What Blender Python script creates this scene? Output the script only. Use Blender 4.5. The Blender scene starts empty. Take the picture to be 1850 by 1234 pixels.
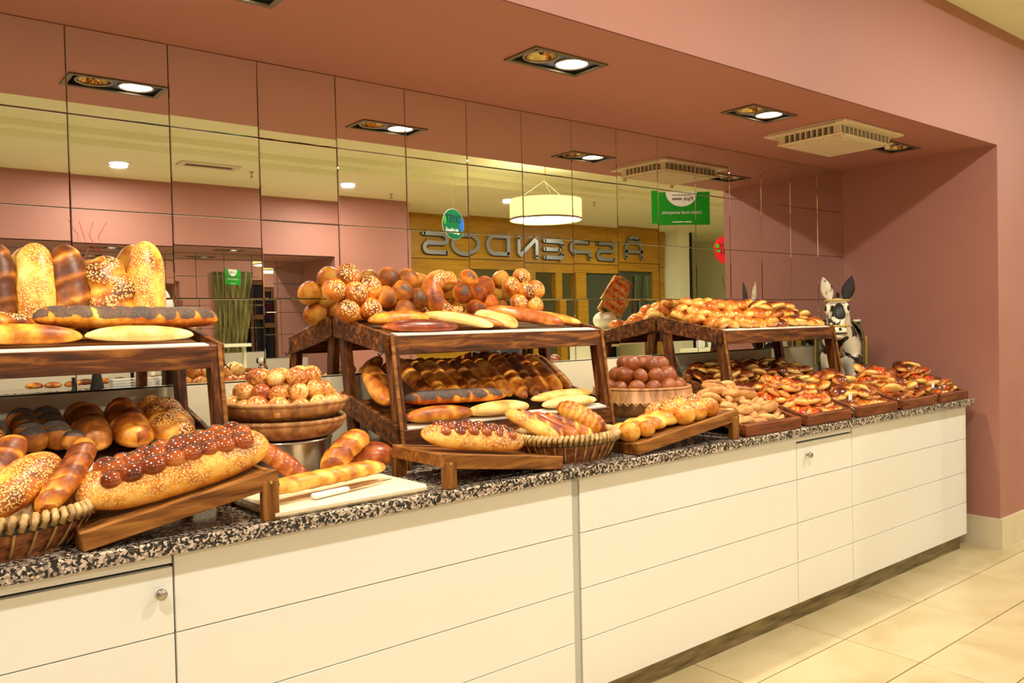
import bpy, bmesh, math, random
from math import sin, cos, pi, radians
from mathutils import Vector, Matrix, noise as mn
random.seed(7)
S = bpy.context.scene
C = S.collection
# ------------------------------------------------------------------ camera
cam = bpy.data.cameras.new('camera'); camo = bpy.data.objects.new('camera', cam); C.objects.link(camo); S.camera = camo
YAW, PIT, ROL = radians(38.944), radians(-1.268), radians(-1.281)
fw = Vector((sin(YAW)*cos(PIT), cos(YAW)*cos(PIT), sin(PIT)))
r0 = Vector((cos(YAW), -sin(YAW), 0)); u0 = r0.cross(fw)
rr = r0*cos(ROL)+u0*sin(ROL); uu = u0*cos(ROL)-r0*sin(ROL)
Mx = Matrix((rr, uu, -fw)).transposed().to_4x4(); Mx.translation = (0, -2.9555, 1.4115)
camo.matrix_world = Mx
cam.sensor_width = 36; cam.lens = 1481.24/1850*36; cam.clip_start = .05
# ------------------------------------------------------------------ world, exposure
w = bpy.data.worlds.new('world'); S.world = w; w.use_nodes = True
w.node_tree.nodes['Background'].inputs[0].default_value = (1, .9, .75, 1)
w.node_tree.nodes['Background'].inputs[1].default_value = .12
vs = S.view_settings; vs.view_transform = 'Standard'; vs.look = 'None'; vs.exposure = 0.38; vs.gamma = 1; vs.use_curve_mapping = False
S.cycles.max_bounces = 10; S.cycles.glossy_bounces = 8; S.cycles.diffuse_bounces = 5; S.cycles.sample_clamp_indirect = 6
WARM = (1, .98, .88)
def lamp(kind, name, loc, power, size=.1, angle=None, blend=.5, col=WARM, aim=None):
    l = bpy.data.lights.new(name, kind); l.energy = power; l.color = col
    if kind == 'AREA': l.shape = 'DISK'; l.size = size
    else: l.shadow_soft_size = size
    if kind == 'SPOT': l.spot_size = radians(angle); l.spot_blend = blend
    o = bpy.data.objects.new(name, l); C.objects.link(o); o.location = loc
    if aim: o.rotation_euler = (Vector(aim)-Vector(loc)).to_track_quat('-Z', 'Y').to_euler()
    return o
P_ROOM, P_FAR, P_SPOT = 29, 31, 52
ROOM_X = (-2.9, -.4, 2.1, 4.6, 7.1, 9.6, 12.1)
for x in ROOM_X:
    lamp('AREA', 'ceiling_lamp_light', (x, -2.3, 3.20), P_ROOM, .15)
for x in (-.35, 2.15, 4.67, 7.12, 10.3):
    lamp('AREA', 'ceiling_lamp_light', (x, -5.9, 3.07), P_FAR, .15)
FIX = [(.86, -.62), (2.12, -.64), (3.46, -.62), (4.8, -.6)]
for i, (x, y) in enumerate(FIX[:3]):
    lamp('SPOT', 'niche_spot_light', (x+.085, y, 2.37), P_SPOT, .04, 125, .55, (1, .90, .68))
lamp('SPOT', 'niche_spot_light', (-.35, -.62, 2.37), P_SPOT, .04, 125, .55, (1, .90, .68))
# ------------------------------------------------------------------ helpers
def prop(o, label=None, cat=None, group=None, kind=None):
    if label: o['label'] = label
    if cat: o['category'] = cat
    if group: o['group'] = group
    if kind: o['kind'] = kind
    return o
class MB:
    def __init__(s): s.v = []; s.f = []; s.c = []; s.d = []
    def add(s, vs_, fs, c=None, d=None):
        n = len(s.v); s.v += [tuple(q) for q in vs_]; s.f += [tuple(i+n for i in f) for f in fs]
        s.c += c if c else [.5]*len(vs_); s.d += d if d else [0.]*len(vs_); return s
    def box(s, x0, x1, y0, y1, z0, z1, M=None):
        vv = [Vector(q) for q in ((x0,y0,z0),(x1,y0,z0),(x1,y1,z0),(x0,y1,z0),(x0,y0,z1),(x1,y0,z1),(x1,y1,z1),(x0,y1,z1))]
        if M: vv = [M@q for q in vv]
        return s.add(vv, [(0,3,2,1),(4,5,6,7),(0,1,5,4),(1,2,6,5),(2,3,7,6),(3,0,4,7)])
    def hexa(s, p8): return s.add(p8, [(0,3,2,1),(4,5,6,7),(0,1,5,4),(1,2,6,5),(2,3,7,6),(3,0,4,7)])
    def beam(s, a, b, wd, ht, up=(0,0,1)):
        a, b = Vector(a), Vector(b); t = (b-a).normalized(); sd = t.cross(Vector(up)).normalized(); u = sd.cross(t)
        sd *= wd/2; u *= ht/2
        return s.hexa([a-sd-u, b-sd-u, b+sd-u, a+sd-u, a-sd+u, b-sd+u, b+sd+u, a+sd+u])
    def quad(s, *p): return s.add(p, [tuple(range(len(p)))])
    def lathe(s, prof, n=32, cx=0, cy=0, sx=1, sy=1, fn=None):
        vv = []; m = len(prof)
        for i in range(n):
            t = 2*pi*i/n
            for j, (r, z) in enumerate(prof):
                q = r+(fn(t, j) if fn else 0); vv.append((cx+sx*q*cos(t), cy+sy*q*sin(t), z))
        ff = [(i*m+j, ((i+1) % n)*m+j, ((i+1) % n)*m+j+1, i*m+j+1) for i in range(n) for j in range(m-1)]
        return s.add(vv, ff)
    def tube(s, pts, rad, n=8, closed=False):
        pts = [Vector(q) for q in pts]; N = len(pts); vv = []
        R = rad if isinstance(rad, (list, tuple)) else [rad]*N
        ref = Vector((0, 0, 1))
        for i, q in enumerate(pts):
            t = (pts[(i+1) % N]-pts[i-1]) if closed else (pts[min(i+1, N-1)]-pts[max(i-1, 0)])
            t.normalize(); a = t.cross(ref)
            if a.length < .05: a = t.cross(Vector((0, 1, 0)))
            a.normalize(); b = t.cross(a)
            vv += [q+(a*cos(2*pi*k/n)+b*sin(2*pi*k/n))*R[i] for k in range(n)]
        ff = [(i*n+k, i*n+(k+1) % n, ((i+1) % N)*n+(k+1) % n, ((i+1) % N)*n+k) for i in range(N if closed else N-1) for k in range(n)]
        if not closed: ff += [tuple(range(n))[::-1], tuple((N-1)*n+k for k in range(n))]
        return s.add(vv, ff)
    def ball(s, c, r, sz=(1,1,1), nu=12, nv=8, crust=None, jit=0):
        vv = []; cc = []; c = Vector(c)
        for j in range(nv+1):
            ph = pi*j/nv-pi/2
            for i in range(nu):
                t = 2*pi*i/nu; q = Vector((cos(ph)*cos(t)*sz[0], cos(ph)*sin(t)*sz[1], sin(ph)*sz[2]))*r
                vv.append(c+q); cc.append(crust(q/r) if crust else .5)
        return s.add(vv, [(j*nu+i, j*nu+(i+1) % nu, (j+1)*nu+(i+1) % nu, (j+1)*nu+i) for j in range(nv) for i in range(nu)], cc)
    def mesh(s, name, mat, smooth=False, bevel=0, attr=False):
        me = bpy.data.meshes.new(name); me.from_pydata(s.v, [], s.f)
        if attr:
            for nm, src in (('crust', s.c), ('seed', s.d)):
                a = me.attributes.new(nm, 'FLOAT', 'POINT'); a.data.foreach_set('value', src)
        bm = bmesh.new(); bm.from_mesh(me)
        bmesh.ops.remove_doubles(bm, verts=bm.verts, dist=1e-5)
        bmesh.ops.recalc_face_normals(bm, faces=bm.faces)
        if bevel:
            bmesh.ops.bevel(bm, geom=[e for e in bm.edges if e.is_manifold and e.calc_face_angle(0) > .5], offset=bevel, segments=1, affect='EDGES', clamp_overlap=True)
        bm.to_mesh(me); bm.free()
        me.materials.append(mat)
        if smooth: me.polygons.foreach_set('use_smooth', [True]*len(me.polygons))
        return me
def ob(name, me, parent=None, M=None):
    o = bpy.data.objects.new(name, me); C.objects.link(o)
    if parent: o.parent = parent
    if M is not None: o.matrix_world = M if not parent else M
    return o
def obj(name, mb, mat, parent=None, M=None, smooth=False, bevel=0, attr=False):
    me = mb.mesh(name, mat, smooth, bevel, attr); o = bpy.data.objects.new(name, me); C.objects.link(o)
    if parent: o.parent = parent
    if M is not None: o.matrix_basis = M
    return o
def empty(name, loc, rz=0, label=None, cat=None, group=None):
    o = bpy.data.objects.new(name, None); C.objects.link(o); o.empty_display_size = .05
    o.location = loc; o.rotation_euler = (0, 0, rz); prop(o, label, cat, group); return o
def struct(name, mb, mat, **k):
    o = obj(name, mb, mat, **k); o['kind'] = 'structure'; return o
# ------------------------------------------------------------------ materials
class NT:
    def __init__(s, name):
        s.m = bpy.data.materials.new(name); s.m.use_nodes = True; s.t = s.m.node_tree; s.b = s.t.nodes['Principled BSDF']
    def n(s, typ, **k):
        o = s.t.nodes.new(typ)
        for a, v in k.items():
            if a.startswith('i_'):
                key = a[2:]; key = int(key) if key.isdigit() else key.replace('_', ' ')
                o.inputs[key].default_value = v
            else: setattr(o, a, v)
        return o
    def l(s, a, b): s.t.links.new(a, b)
    def ramp(s, fac, stops, interp='LINEAR'):
        r = s.n('ShaderNodeValToRGB'); r.color_ramp.interpolation = interp; e = r.color_ramp.elements
        while len(e) < len(stops): e.new(.5)
        for i, (p, c) in enumerate(stops): e[i].position = p; e[i].color = (*c, 1)
        s.l(fac, r.inputs[0]); return r.outputs[0]
    def coord(s, scale=(1,1,1), rnd=False):
        tc = s.n('ShaderNodeTexCoord'); mp = s.n('ShaderNodeMapping'); s.l(tc.outputs['Object'], mp.inputs[0]); mp.inputs[3].default_value = scale
        if rnd:
            oi = s.n('ShaderNodeObjectInfo'); m = s.n('ShaderNodeMath', operation='MULTIPLY', i_1=17.); s.l(oi.outputs['Random'], m.inputs[0]); s.l(m.outputs[0], mp.inputs[1])
        return mp.outputs[0]
    def math(s, op, a, b=None):
        m = s.n('ShaderNodeMath', operation=op)
        for i, q in enumerate((a, b)):
            if q is None: continue
            if isinstance(q, (int, float)): m.inputs[i].default_value = q
            else: s.l(q, m.inputs[i])
        return m.outputs[0]
    def mix(s, fac, a, b):
        m = s.n('ShaderNodeMix', data_type='RGBA')
        for sock, q in ((m.inputs[0], fac), (m.inputs[6], a), (m.inputs[7], b)):
            if isinstance(q, (int, float)): sock.default_value = q
            elif isinstance(q, tuple): sock.default_value = (*q, 1)
            else: s.l(q, sock)
        return m.outputs[2]
    def bump(s, h, strength=.3, dist=.002):
        b = s.n('ShaderNodeBump', i_Strength=strength, i_Distance=dist); s.l(h, b.inputs['Height']); s.l(b.outputs[0], s.b.inputs['Normal'])
    def set(s, col=None, rough=None, metal=None, coat=None):
        if col is not None:
            if isinstance(col, tuple): s.b.inputs['Base Color'].default_value = (*col, 1)
            else: s.l(col, s.b.inputs['Base Color'])
        if rough is not None: s.b.inputs['Roughness'].default_value = rough
        if metal is not None: s.b.inputs['Metallic'].default_value = metal
        if coat is not None: s.b.inputs['Coat Weight'].default_value = coat; s.b.inputs['Coat Roughness'].default_value = .12
        return s
def plain(name, col, rough=.5, metal=0, var=.08, scale=8, coat=None):
    t = NT(name); nz = t.n('ShaderNodeTexNoise', i_Scale=scale, i_Detail=4.); t.l(t.coord(), nz.inputs['Vector'])
    a = tuple(max(0, c*(1-var)) for c in col); b = tuple(min(1, c*(1+var)) for c in col)
    t.set(t.mix(nz.outputs[0], a, b), rough, metal, coat); return t.m
def emit(name, col, st):
    t = NT(name); t.set((0, 0, 0), .5); t.b.inputs['Emission Color'].default_value = (*col, 1); t.b.inputs['Emission Strength'].default_value = st; return t.m
def wood(name, dark, mid, light, scale=1., rough=.45, axis=0, coat=None):
    t = NT(name); sc = [14*scale]*3; sc[axis] = 1.6*scale
    nz = t.n('ShaderNodeTexNoise', i_Scale=3., i_Detail=6., i_Roughness=.65, i_Distortion=.6); t.l(t.coord(tuple(sc), True), nz.inputs['Vector'])
    t.b.inputs['Specular IOR Level'].default_value = .25; t.set(t.ramp(nz.outputs[0], [(.3, dark), (.5, mid), (.72, light)]), rough, coat=coat); t.bump(nz.outputs[0], .25, .002); return t.m
def wall_mat(name, col):
    t = NT(name); nz = t.n('ShaderNodeTexNoise', i_Scale=140., i_Detail=3.); co = t.coord(); t.l(co, nz.inputs['Vector'])
    n2 = t.n('ShaderNodeTexNoise', i_Scale=1.3, i_Detail=3.); t.l(co, n2.inputs['Vector'])
    t.set(t.mix(n2.outputs[0], tuple(c*.92 for c in col), tuple(min(1, c*1.08) for c in col)), .6); t.bump(nz.outputs[0], .12, .001); return t.m
M = {}
M['mauve'] = wall_mat('mauve_paint', (.41, .178, .135))
M['cream'] = wall_mat('cream_paint', (.86, .88, .58))
M['splash'] = wall_mat('beige_splash', (.66, .58, .42))
M['mirror'] = NT('mirror_glass').set((.86, .85, .80), .008, 1).m
M['gap'] = plain('dark_gap', (.02, .017, .015), .8)
M['cab'] = plain('cabinet_lacquer', (.84, .825, .76), .32, 0, .02, 3)
M['strip'] = plain('grey_strip', (.5, .5, .45), .4)
t = NT('steel_plinth'); nz = t.n('ShaderNodeTexNoise', i_Scale=6., i_Detail=6.); t.l(t.coord((1, 1, 8)), nz.inputs['Vector'])
t.set(t.ramp(nz.outputs[0], [(.3, (.12, .09, .04)), (.7, (.36, .29, .16))]), .38, .7); M['plinth'] = t.m
t = NT('speckled_granite'); co = t.coord()
n0 = t.n('ShaderNodeTexNoise', i_Scale=60., i_Detail=2.); t.l(co, n0.inputs['Vector'])
vm = t.n('ShaderNodeVectorMath', operation='MULTIPLY_ADD'); t.l(n0.outputs['Color'], vm.inputs[0]); vm.inputs[1].default_value = (.012, .012, .012); t.l(co, vm.inputs[2])
vo = t.n('ShaderNodeTexVoronoi', i_Scale=165.); t.l(vm.outputs[0], vo.inputs['Vector'])
sp = t.n('ShaderNodeSeparateColor'); t.l(vo.outputs['Color'], sp.inputs[0])
t.set(t.ramp(sp.outputs[0], [(0, (.012, .011, .01)), (.34, (.06, .05, .045)), (.5, (.33, .25, .19)), (.75, (.62, .50, .40)), (1, (.75, .66, .54))], 'CONSTANT'), .12); M['granite'] = t.m
def floor_mat(name, grid):
    t = NT(name); co = t.coord(); nz = t.n('ShaderNodeTexNoise', i_Scale=2.2, i_Detail=6., i_Roughness=.6, i_Distortion=.8); t.l(co if grid else t.coord((1, 1, 1), True), nz.inputs['Vector'])
    c = t.ramp(nz.outputs[0], [(.28, (.46, .35, .17)), (.5, (.58, .46, .26)), (.75, (.66, .54, .34))])
    if grid:
        tc = t.n('ShaderNodeTexCoord'); mp = t.n('ShaderNodeMapping'); t.l(tc.outputs['Object'], mp.inputs[0]); mp.inputs[1].default_value = (.113, -.105, 0)
        br = t.n('ShaderNodeTexBrick', offset=0, i_Scale=1., i_Mortar_Size=.003, i_Brick_Width=.689, i_Row_Height=.325); t.l(mp.outputs[0], br.inputs['Vector'])
        c = t.mix(br.outputs['Fac'], c, (.06, .05, .035))
    t.set(c, .28); return t.m
M['floor'] = floor_mat('stone_floor_far', True); M['tile'] = floor_mat('stone_floor_tile', False); M['grout'] = plain('dark_grout', (.03, .022, .014), .9)
M['base'] = plain('baseboard_stone', (.72, .62, .42), .45, 0, .15, 9)
M['rack'] = wood('dark_stained_wood', (.012, .0035, .001), (.095, .026, .005), (.34, .125, .022))
M['rackz'] = wood('dark_stained_wood_upright', (.012, .0035, .001), (.08, .022, .004), (.29, .10, .018), axis=2)
M['stand'] = wood('brown_oiled_wood', (.07, .02, .004), (.23, .082, .015), (.42, .18, .038))
M['standz'] = wood('brown_oiled_wood_upright', (.07, .02, .004), (.23, .082, .015), (.42, .18, .038), axis=2)
M['tray'] = wood('reddish_tray_wood', (.05, .012, .004), (.17, .042, .011), (.30, .09, .024))
M['lip_pale'] = plain('pale_lip_highlight', (.78, .70, .58), .4, 0, .15, 30)  # near-white colour standing in for the highlight along the shelf lips
M['panel'] = wood('honey_wood_panel', (.33, .16, .008), (.42, .22, .013), (.50, .28, .02), .35, .4)
M['frame'] = plain('lamp_frame', (.16, .12, .07), .45, .3)
M['black'] = plain('black_housing', (.012, .011, .01), .5)
M['lampon'] = emit('lit_lamp', (1, .93, .78), 22); M['downlit'] = emit('lit_downlight', (1, .93, .78), 30)
M['refl'] = plain('amber_reflector', (.5, .36, .14), .12, 1, .3, 40)
M['ring'] = plain('gimbal_ring', (.35, .31, .25), .3, .9)
M['vent'] = plain('vent_plastic', (.74, .66, .45), .5)
M['steel'] = plain('brushed_steel', (.62, .58, .52), .28, 1, .15, 20)
M['knob'] = plain('satin_knob', (.45, .42, .38), .3, 1)
M['white'] = plain('white_glaze', (.85, .84, .80), .2); M['board'] = plain('cutting_board', (.82, .70, .46), .45, 0, .1, 14)
M['shade'] = NT('lamp_shade').set((.85, .72, .36), .7).m
sb = M['shade'].node_tree.nodes['Principled BSDF']; sb.inputs['Emission Color'].default_value = (1, .80, .34, 1); sb.inputs['Emission Strength'].default_value = .75
M['shadeb'] = emit('lit_diffuser', (1, .9, .62), 7)
M['green'] = plain('green_sign', (.0, .30, .012), .25, 0, .03); M['teal'] = plain('teal_sign', (.0, .17, .055), .3, 0, .05); M['blue'] = plain('blue_mark', (.02, .16, .65), .3); M['lime'] = plain('lime_mark', (.05, .45, .03), .3)
M['red'] = plain('red_sign', (.75, .01, .012), .3); M['navy'] = plain('navy_letter', (.0, .04, .06), .4); M['sil'] = plain('brushed_letter', (.30, .32, .29), .35, .6); M['mar'] = plain('maroon_letter', (.2, .0, .03), .4)
M['glass'] = NT('night_glass').set((.004, .006, .012), .03).m
M['brownw'] = wood('brown_window_wood', (.05, .018, .006), (.11, .04, .014), (.17, .07, .025)); 
def curtain_mat(n, a, b):
    t = NT(n); wv = t.n('ShaderNodeTexNoise', i_Scale=1., i_Detail=3.); t.l(t.coord((30, 3, 1.5)), wv.inputs['Vector']); t.set(t.ramp(wv.outputs[0], [(.4, a), (.6, b)]), .85); return t.m
M['curtain'] = curtain_mat('olive_curtain', (.07, .06, .012), (.24, .21, .06)); M['gcurt'] = curtain_mat('green_curtain', (.03, .04, .015), (.12, .14, .05))
M['bwin'] = plain('pale_blue_blind', (.34, .42, .62), .5, 0, .25, 5)
# bread
def bread(name, stops, seeds=None, rough=.42, coat=0, nscale=16, bstr=.35, seedscale=185, ncon=1.5, spec=.35, det=5., rnd=.14):
    t = NT(name); co = t.coord((1, 1, 1), True)
    nz = t.n('ShaderNodeTexNoise', i_Scale=float(nscale), i_Detail=det, i_Roughness=.6); t.l(co, nz.inputs['Vector'])
    at = t.n('ShaderNodeAttribute', attribute_name='crust'); oi = t.n('ShaderNodeObjectInfo')
    f = t.math('ADD', at.outputs['Fac'], t.math('MULTIPLY', t.math('SUBTRACT', nz.outputs[0], .5), ncon))
    big = t.n('ShaderNodeTexNoise', i_Scale=float(nscale)*.45, i_Detail=2.); t.l(co, big.inputs['Vector']); f = t.math('ADD', f, t.math('MULTIPLY', t.math('SUBTRACT', big.outputs[0], .5), 1.1))
    f = t.math('ADD', f, t.math('MULTIPLY', t.math('SUBTRACT', oi.outputs['Random'], .5), rnd))
    col = t.ramp(f, stops); h = nz.outputs[0]
    fine = t.n('ShaderNodeTexNoise', i_Scale=130., i_Detail=3.); t.l(co, fine.inputs['Vector']); h = t.math('ADD', h, t.math('MULTIPLY', fine.outputs[0], .25))
    if seeds:
        sd = t.n('ShaderNodeAttribute', attribute_name='seed')
        vo = t.n('ShaderNodeTexVoronoi', i_Scale=float(seedscale)); t.l(co, vo.inputs['Vector'])
        if seeds == 'sesame':
            k = t.math('MULTIPLY', t.math('LESS_THAN', vo.outputs['Distance'], .42), t.math('GREATER_THAN', t.math('ADD', sd.outputs['Fac'], t.math('SUBTRACT', nz.outputs[0], .5)), .42))
            col = t.mix(k, col, (.80, .52, .17)); h = t.math('ADD', h, t.math('MULTIPLY', k, .5))
        else:
            k = t.math('GREATER_THAN', t.math('ADD', sd.outputs['Fac'], t.math('MULTIPLY', t.math('SUBTRACT', nz.outputs[0], .5), .9)), .5)
            k2 = t.math('MULTIPLY', k, .9)
            col = t.mix(k2, col, t.ramp(vo.outputs['Distance'], [(.1, (.02, .018, .018)), (.6, (.085, .07, .06))]))
    t.set(col, rough, coat=coat); t.b.inputs['Specular IOR Level'].default_value = spec; t.bump(h, bstr, .003); return t.m
G = [(.08, (.86, .50, .10)), (.34, (.74, .29, .028)), (.6, (.40, .095, .009)), (.9, (.13, .024, .004))]
GL = [(.08, (.90, .60, .16)), (.38, (.80, .38, .045)), (.66, (.50, .145, .014)), (.95, (.20, .04, .006))]
PA = [(.1, (.88, .68, .34)), (.42, (.82, .52, .17)), (.72, (.66, .28, .05)), (1, (.38, .11, .018))]
BR = [(.1, (.74, .36, .07)), (.35, (.40, .13, .017)), (.62, (.20, .055, .008)), (.95, (.08, .02, .004))]
RD = [(.1, (.66, .24, .045)), (.4, (.42, .095, .016)), (.7, (.23, .04, .009)), (1, (.10, .016, .005))]
TN = [(.1, (.74, .46, .19)), (.45, (.58, .28, .08)), (.75, (.38, .14, .035)), (1, (.2, .06, .015))]
M['gold'] = bread('golden_crust', G); M['light'] = bread('light_golden_crust', GL); M['pale'] = bread('pale_crust', PA, rough=.5); M['brown'] = bread('brown_crust', BR, spec=.25)
M['redb'] = bread('reddish_crust', RD, rough=.32, coat=.12); M['ses'] = bread('sesame_crust', GL, 'sesame'); M['sesb'] = bread('sesame_brown_crust', G, 'sesame', seedscale=150)
M['pop'] = bread('poppy_crust', G, 'poppy', rough=.6, spec=.15); M['popb'] = bread('poppy_brown_crust', BR, 'poppy', rough=.5, spec=.2)
M['glz'] = bread('glazed_ball_crust', RD, 'poppy', rough=.15, coat=.8); M['roll'] = bread('roll_crust', [(.12, (.86, .64, .26)), (.42, (.78, .42, .11)), (.64, (.48, .13, .03)), (1, (.22, .04, .012))], rough=.25, coat=.35, nscale=9, ncon=.6, bstr=.06, det=1., rnd=.5)
M['egg'] = bread('dark_roll_crust', [(.1, (.44, .14, .03)), (.5, (.26, .062, .013)), (.9, (.11, .022, .006))], rough=.25, coat=.15, ncon=.8, det=2.)
M['bun'] = bread('orange_bun_crust', [(.1, (.82, .46, .11)), (.36, (.66, .22, .025)), (.66, (.42, .085, .01)), (1, (.18, .03, .006))], rough=.2, coat=.5)
M['flat'] = bread('glazed_flat_crust', [(.12, (.88, .58, .17)), (.36, (.72, .31, .04)), (.58, (.34, .065, .01)), (.9, (.09, .016, .005))], rough=.2, coat=.5)
M['tan'] = bread('tan_cookie_crust', TN, rough=.6); M['fill'] = bread('red_cheese_filling', [(.12, (.95, .50, .06)), (.38, (.88, .16, .012)), (.65, (.6, .02, .006)), (.9, (.2, .012, .006))], rough=.25, coat=.4, nscale=60)
def wicker(name, a, b, c, sc=(1, 1, 1)):
    t = NT(name); nz = t.n('ShaderNodeTexNoise', i_Scale=45., i_Detail=4.); t.l(t.coord(sc), nz.inputs['Vector']); t.set(t.ramp(nz.outputs[0], [(.3, a), (.5, b), (.7, c)]), .5); t.bump(nz.outputs[0], .4, .002); return t.m
M['wick'] = wicker('red_brown_wicker', (.10, .025, .008), (.30, .09, .022), (.46, .18, .05)); M['wickr'] = wicker('straw_wicker_rim', (.22, .12, .035), (.45, .27, .09), (.62, .42, .17)); M['raf'] = wicker('raffia', (.22, .085, .025), (.42, .19, .06), (.58, .30, .11), (1, 1, .15))
M['darkw'] = plain('dark_weave', (.03, .02, .012), .7)
t = NT('piebald_glaze'); nz = t.n('ShaderNodeTexNoise', i_Scale=7.5, i_Detail=4., i_Distortion=.4); t.l(t.coord(), nz.inputs['Vector'])
t.set(t.ramp(nz.outputs[0], [(.5, (.78, .70, .52)), (.515, (.018, .016, .012))]), .18, coat=.5); M['piebald'] = t.m
M['leather'] = plain('olive_leather', (.10, .07, .015), .45, 0, .3, 20); M['strap'] = plain('yellow_strap', (.5, .33, .05), .4)
M['dough'] = plain('white_dough', (.82, .74, .54), .6, 0, .12, 20)
# ------------------------------------------------------------------ structure
XE, D, ZS, G0 = 5.315, .984, 2.4, .905
# floor
fb = MB().box(-4.2, 15, -9.8, 0, -.06, -.014)
floor = struct('floor', fb, M['grout'])
fo = struct('floor_stone_far', MB().quad((-4.2, -9.8, -.002), (15, -9.8, -.002), (15, -3.04, -.002), (-4.2, -3.04, -.002)), M['floor'], parent=floor)
obj('floor_stone_side', MB().quad((7.481, -3.04, -.002), (15, -3.04, -.002), (15, 0, -.002), (7.481, 0, -.002)), M['floor'], floor)
obj('floor_stone_side', MB().quad((-4.2, -3.04, -.002), (-.102, -3.04, -.002), (-.102, 0, -.002), (-4.2, 0, -.002)), M['floor'], floor)
tm = MB().box(-.3418, .3418, -.1598, .1598, -.0135, 0).mesh('floor_tile', M['tile'], bevel=.0015)
for i in range(11):
    for j in range(7):
        o = ob('floor_tile', tm, floor); o.location = (3.338-.689*5+.3445+.689*i, -.765-.1625-.325*j+.0, 0)
# back wall core, mirror tiles, splash
wb = struct('wall_back', MB().box(-4.2, XE, 0, .12, 0, 3.2), M['gap'])
TW, ROWS = .3165, [2.4, 2.117, 1.815, 1.523, 1.222]
def tile_mesh(w_, h_, th=.005, bv=.0022):
    a, b = w_/2, h_/2
    o_ = [(-a, 0, -b), (a, 0, -b), (a, 0, b), (-a, 0, b)]; p_ = [(-a, -th*.5, -b), (a, -th*.5, -b), (a, -th*.5, b), (-a, -th*.5, b)]; q_ = [(-a+bv, -th, -b+bv), (a-bv, -th, -b+bv), (a-bv, -th, b-bv), (-a+bv, -th, b-bv)]
    mb = MB(); mb.add(o_+p_+q_, [(0,1,2,3), (0,4,5,1),(1,5,6,2),(2,6,7,3),(3,7,4,0),(4,8,9,5),(5,9,10,6),(6,10,11,7),(7,11,8,4),(8,11,10,9)]); return mb.mesh('mirror_tile', M['mirror'])
tms = [tile_mesh(TW-.002, ROWS[i]-ROWS[i+1]-.002) for i in range(4)]
rt = random.Random(3)
colshift = {12: (-.0045, 0), 11: (.0012, 0.0), 13: (.0013, 0), 9: (.0008, 0), 6: (.0035, .0015), 3: (.001, .001)}   # small set-out errors of whole columns
for i in range(20):
    xc = XE-TW*(i+.5)
    for j in range(4):
        o = ob('mirror_tile', tms[j], wb); o.location = (xc, -.004, (ROWS[j]+ROWS[j+1])/2)
        a, b = colshift.get(i, (0, 0))
        if j == 3: a -= .0065; b -= .0022
        o.rotation_euler = (a+rt.uniform(-.0007, .0007), 0, b+rt.uniform(-.0008, .0008))
struct('trim_1', MB().box(-4.2, XE, -.014, 0, G0, 1.218), M['splash'])
prop(bpy.data.objects['trim_1'], 'beige splash strip between granite worktop and mirror tiles')
# soffit with openings for the recessed lamps
def grid_holes(x0, x1, y0, y1, z, holes, mb):
    xs = sorted({x0, x1, *[h[0] for h in holes], *[h[1] for h in holes]}); ys = sorted({y0, y1, *[h[2] for h in holes], *[h[3] for h in holes]})
    for i in range(len(xs)-1):
        for j in range(len(ys)-1):
            cx, cy = (xs[i]+xs[i+1])/2, (ys[j]+ys[j+1])/2
            if any(h[0] < cx < h[1] and h[2] < cy < h[3] for h in holes): continue
            mb.quad((xs[i], ys[j], z), (xs[i+1], ys[j], z), (xs[i+1], ys[j+1], z), (xs[i], ys[j+1], z))
    return mb
LX, LY = .165, .075
allfix = [(-.4, -.62)]+FIX
holes = [(x-LX, x+LX, y-LY, y+LY) for x, y in allfix]
sm = grid_holes(-4.2, XE, -D, 0, ZS, holes, MB()); struct('ceiling_niche', sm, M['mauve'])
struct('wall_fascia', MB().box(-4.2, XE, -D, -D+.08, ZS+.003, 3.3), M['mauve'])
struct('wall_right_end', MB().box(XE, XE+.14, -D, .12, 0, 3.3), M['mauve'])
# wall beside the niche, with a window further along
WX0, WX1, WZ0, WZ1 = 6.0, 7.75, .6, 2.45
wr = MB().box(XE+.14, WX0, -D, -D+.14, 0, 3.3).box(WX1, 15, -D, -D+.14, 0, 3.3).box(WX0, WX1, -D, -D+.14, 0, WZ0).box(WX0, WX1, -D, -D+.14, WZ1, 3.3)
struct('wall_front_side', wr, M['mauve'])
wn = struct('window_1', MB().box(WX0, WX1, -D+.08, -D+.1, WZ0, WZ1), M['glass'])
for a in (WX0, 6.75, 7.3, WX1-.06): obj('window_bar', MB().box(a, a+.06, -D+.03, -D+.1, WZ0, WZ1), M['brownw'], wn)
for a in (WZ0, 1.75, WZ1-.1): obj('window_rail', MB().box(WX0, WX1, -D+.035, -D+.1, a, a+.1), M['brownw'], wn)
def drape(name, x0, x1, y, z0, z1, mat, waves, amp, pull=0):
    mb = MB(); n = waves*10; vv = []
    for j in range(9):
        v = j/8; z = z1+(z0-z1)*v
        for i in range(n+1):
            u = i/n; xx = x0+(x1-x0)*u-pull*u*v; vv.append((xx, y+amp*sin(u*waves*2*pi)*(1-.2*v), z))
    mb.add(vv, [(j*(n+1)+i, j*(n+1)+i+1, (j+1)*(n+1)+i+1, (j+1)*(n+1)+i) for j in range(8) for i in range(n)]); return mb
cu = obj('curtain', drape('c', 5.95, 6.85, -D-.07, .35, 2.62, M['curtain'], 7, .035, .4), M['curtain'], smooth=True); md = cu.modifiers.new('s', 'SOLIDIFY'); md.thickness = .006
prop(cu, 'olive green striped curtain at the dark window, seen in the mirror', 'curtain')
# baseboards
struct('baseboard_right', MB().box(XE-.016, XE, -D-.016, -.1, 0, .178).box(XE, 5.99, -D-.016, -D, 0, .178), M['base'])
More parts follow.
